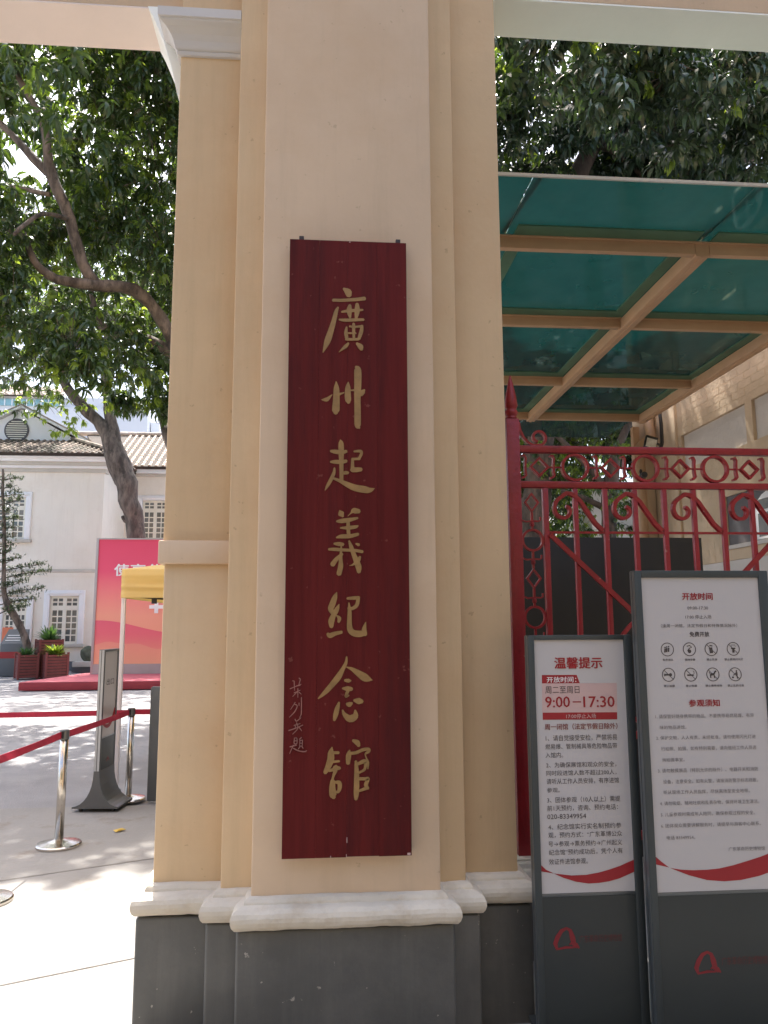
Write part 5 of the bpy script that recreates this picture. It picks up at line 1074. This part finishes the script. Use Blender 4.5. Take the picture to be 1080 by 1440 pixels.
def foliage(root, blobs, dens, scale=1.0, keep=None, near=0, young=.12, twigs=None, m=leaf_dark, my=leaf_young, yblobs=()):
    """sprays through the volume of each lobe; the nearest ones become children, the rest one mesh"""
    items = []
    for bi, (x, y, z, r) in enumerate(blobs):
        n = int(dens * max(r, .35) ** 2.2)
        c = Vector((x, y, z))
        for _ in range(n):
            q = Vector((random.gauss(0, 1), random.gauss(0, 1), random.gauss(0, 1))).normalized() * (r * random.random() ** .42)
            p = c + q
            if noise.noise(p * 1.1 + Vector((3, 9, 1))) < -.30: continue
            if keep and not keep(p): continue
            items.append((p, random.random() < young or bi in yblobs, c))
    items.sort(key=lambda t: (t[0] - CAM).length)
    V = []; F = []; VY = []; FY_ = []
    for i, (p, yg, c) in enumerate(items):
        s = scale * random.uniform(.75, 1.25); rz = random.uniform(0, 6.28); tx = random.uniform(-.5, .5); ty = random.uniform(-.5, .5)
        M = Matrix.Translation(p) @ mathutils.Euler((tx, ty, rz)).to_matrix().to_4x4() @ Matrix.Scale(s, 4)
        if twigs is not None and random.random() < .5: twig(twigs, p, p.lerp(c, .6) - Vector((0, 0, .1)), .006 * scale)
        if i < near:
            o = bpy.data.objects.new('leaf_spray', random.choice(YM if yg else (SM if m is leaf_shade else RM))); col.objects.link(o); o.parent = root
            o.matrix_local = Matrix.Translation(-org_of(root)) @ M
            continue
        g_ = random.choice(YROS if yg else ROS); TV, TF = (VY, FY_) if yg else (V, F); b = len(TV)
        TV.extend([tuple(M @ v) for v in g_[0]]); TF.extend([tuple(b + k for k in f) for f in g_[1]])
    for nm, vv, ff, mm in (('crown', V, F, m), ('young_shoots', VY, FY_, my)):
        if vv:
            mb = MB(); mb.v = vv; mb.f = ff; mb.build(nm, mm, root, smooth=True, nrm=False, kind='stuff')
def tree(name, label, loc, limbs, blobs, dens, scale=1, near=0, keep=None, young=.12, cat='tree', mb_bark=bark, yb=(), lm=None):
    t = thing(name, label, cat, loc)
    for i, l_ in enumerate(limbs):
        mb = MB(); limb_mesh(mb, l_, 14 if l_[0][3] > .12 else 9); mb.build('trunk' if i == 0 else 'limb', mb_bark, t, smooth=True)
    tw = MB(); foliage(t, blobs, dens, scale, keep, near, young, tw, m=lm or leaf_dark, yblobs=yb)
    if tw.v: tw.build('twigs', mb_bark, t, smooth=True, nrm=False, kind='stuff')
    return t
hole_d = Vector((-4.43, 11.0, 6.98)).normalized()
def gap(p):
    v = p - CAM; t = v.dot(hole_d); return (v - hole_d * t).length > .030 * t
lbB = LIMBS_B[0]
extraB = []
for i in range(64):
    extraB.append((random.uniform(-9.5, 3.5), random.uniform(9.0, 16.5), random.uniform(7.8, 11.0), random.uniform(.8, 1.2)))
tb = tree('mango_tree', 'big mango tree whose forked limbs and dark leaves fill the sky left of the pier', (lbB[0][0], lbB[0][1], 0), LIMBS_B, BLOBS_B, 330, 1.0, 300, gap, .2)  # young share raised to stand in for backlit leaves
foliage(tb, extraB, 46, 1.35, gap, 0, .1, None)
tree('mango_tree', 'thick leaning mango trunk with a knotted fork rising behind the pink backdrop', (LIMBS_A[0][0][0], 25, 0), LIMBS_A, BLOBS_A + [(random.uniform(-12, 3), random.uniform(20, 30), random.uniform(10.5, 14), random.uniform(1.2, 1.8)) for _ in range(34)], 32, 1.45, 0, gap, .25, yb=(4, 5, 6))
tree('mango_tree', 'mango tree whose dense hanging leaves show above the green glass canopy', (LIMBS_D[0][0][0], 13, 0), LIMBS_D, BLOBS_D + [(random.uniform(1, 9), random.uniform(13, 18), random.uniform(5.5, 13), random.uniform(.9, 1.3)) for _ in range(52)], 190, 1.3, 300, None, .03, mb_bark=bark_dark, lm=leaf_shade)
td = bpy.data.objects['mango_tree.002']
foliage(td, [(random.uniform(-1, 9), random.uniform(11, 13.5), random.uniform(10.6, 13), random.uniform(1.2, 1.6)) for _ in range(24)], 16, 1.8, None, 0, 0, None, m=leaf_shade)  # unseen extra crown added overhead to darken the leaves above the canopy
foliage(tb, [(random.uniform(-10, 0), random.uniform(12, 16), random.uniform(11, 13), random.uniform(1.2, 1.6)) for _ in range(20)], 13, 1.8, None, 0, 0, None)  # unseen extra crown added to shade the left tree from above
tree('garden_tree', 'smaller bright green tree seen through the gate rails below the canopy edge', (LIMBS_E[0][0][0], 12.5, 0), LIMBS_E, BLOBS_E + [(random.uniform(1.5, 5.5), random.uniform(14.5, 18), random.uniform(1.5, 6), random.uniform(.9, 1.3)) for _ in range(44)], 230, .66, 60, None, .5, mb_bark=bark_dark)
foliage(bpy.data.objects['garden_tree'], [(random.uniform(2.5, 9), random.uniform(17, 20), random.uniform(1.0, 8), random.uniform(1.2, 1.7)) for _ in range(40)], 40, 1.3, None, 0, .3, None)
# layered conifer at the left edge
cf = thing('conifer_tree', 'thin leaning conifer with flat layered branches and a white tag before the museum wall', 'tree', (LIMBS_F[0][0][0], 24.5, 0))
mb = MB(); limb_mesh(mb, [(p[0], p[1], p[2], max(p[3] * (1 if p[2] < 2.4 else .7), .025)) for p in LIMBS_F[0]], 8); mb.build('trunk', bark, cf, smooth=True)
cmesh = MB(); cl = MB()
tx_ = lambda z: -9.0 - .85 * min(max((z - .1) / 2.2, 0), 1) ** .8
for i in range(17):
    z = 1.9 + .26 * i; x0 = tx_(z) - .1
    for s_ in (-1, 1):
        L_ = (1.45 if z < 3.4 else .62 + .25 * random.random()) * random.uniform(.75, 1.05) * (1 if z < 5.3 else .6)
        if s_ > 0 and z > 3.6 and z < 5.2: L_ *= .7
        a = R(random.uniform(-35, 35)); p0 = Vector((x0, 24.5, z)); d = Vector((s_ * math.cos(a), math.sin(a), .22)); p1 = p0 + d * L_
        twig(cmesh, p0, p1, .022)
        for k in range(int(80 * L_)):
            t = random.uniform(.25, 1.05); q = p0.lerp(p1, t) + Vector((random.gauss(0, .06), random.gauss(0, .10), random.gauss(.03, .05)))
            for _ in range(6):
                dd = Vector((random.gauss(0, 1), random.gauss(0, 1), random.gauss(.2, .5))).normalized() * random.uniform(.05, .11); sd_ = dd.cross(Vector((0, 0, 1))).normalized() * .016
                b = len(cl.v); cl.v += [tuple(q - sd_), tuple(q + sd_), tuple(q + dd + sd_ * .3), tuple(q + dd - sd_ * .3)]; cl.f.append((b, b + 1, b + 2, b + 3))
cmesh.build('limbs', bark, cf, smooth=True, nrm=False, kind='stuff'); cl.build('foliage', leaf_conifer, cf, nrm=False, kind='stuff')
box('tag', tag_white, cf, -9.78, -9.62, 24.35, 24.37, 1.98, 2.14)
# pale house wall beyond the garden tree
gh_ = thing('garden_house', 'pale plastered house wall glimpsed behind the bright tree through the gate', 'building', (6, 18, 0))
box('wall', trim_white, gh_, 6.35, 12, 17.5, 22, 0, 4.9); box('wall', facade, gh_, 1.0, 6.345, 20.5, 22, 0, 2.6)

# street side behind the viewer: unseen trees and house added to soften and warm light
street_brick = mat('street_plaster', (0.52, 0.39, 0.25), 0.9, 0.2, 2)  # warm tone picked to bounce warm light onto the pier
def shade_tree(label, x, y, blobs):
    t = thing('added_street_tree', label, 'tree', (x, y, 0), group='added street trees outside the gate')
    mb = MB(); limb_mesh(mb, [(x, y, 0, .28), (x + .1, y - .1, 1.8, .22), (x - .1, y, 3.6, .18), (x, y, 5.6, .08)], 12); mb.build('trunk', bark, t, smooth=True)
    for k in range(4):
        mb = MB(); a = k * 1.6; limb_mesh(mb, [(x, y, 2.6 + .3 * k, .10), (x + 1.2 * math.cos(a), y + 1.2 * math.sin(a), 3.9, .07), (x + 2.4 * math.cos(a), y + 2.4 * math.sin(a), 4.8, .04)], 8); mb.build('limb', bark, t, smooth=True)
    foliage(t, blobs, 24, 2.6, None, 0, .1, None)
for (x, y, lb) in ((-5.5, -7.0, 'unseen broad street tree added outside the gate behind the viewer on the courtyard side'), (1.0, -7.5, 'unseen broad street tree added outside the gate straight behind the viewer'), (7.0, -5.5, 'unseen broad street tree added outside the gate behind the notice stands')):
    shade_tree(lb, x, y, [(x + random.uniform(-3.2, 3.2), y + random.uniform(-3, 3.4), random.uniform(3.5, 5.9), random.uniform(1.0, 1.5)) for _ in range(28)])
ac = thing('added_street_house', 'unseen plain warm ochre street house added across the road behind the viewer', 'building', (0, -15, 0))
windowed_wall(ac, -26, 26, -15.35, 0, 14, [(-24 + 4 * i, -22.4 + 4 * i, z, z + 1.7) for i in range(12) for z in (1.2, 4.6, 8.2, 11.4)], street_brick)
box('dark_room_sheet', dark_inside, ac, -26, 26, -16.4, -15.8, 0, 13.9)  # unseen near-black sheet painting the rooms dark

bpy.data.objects.remove(_fo); bpy.data.curves.remove(_fc)
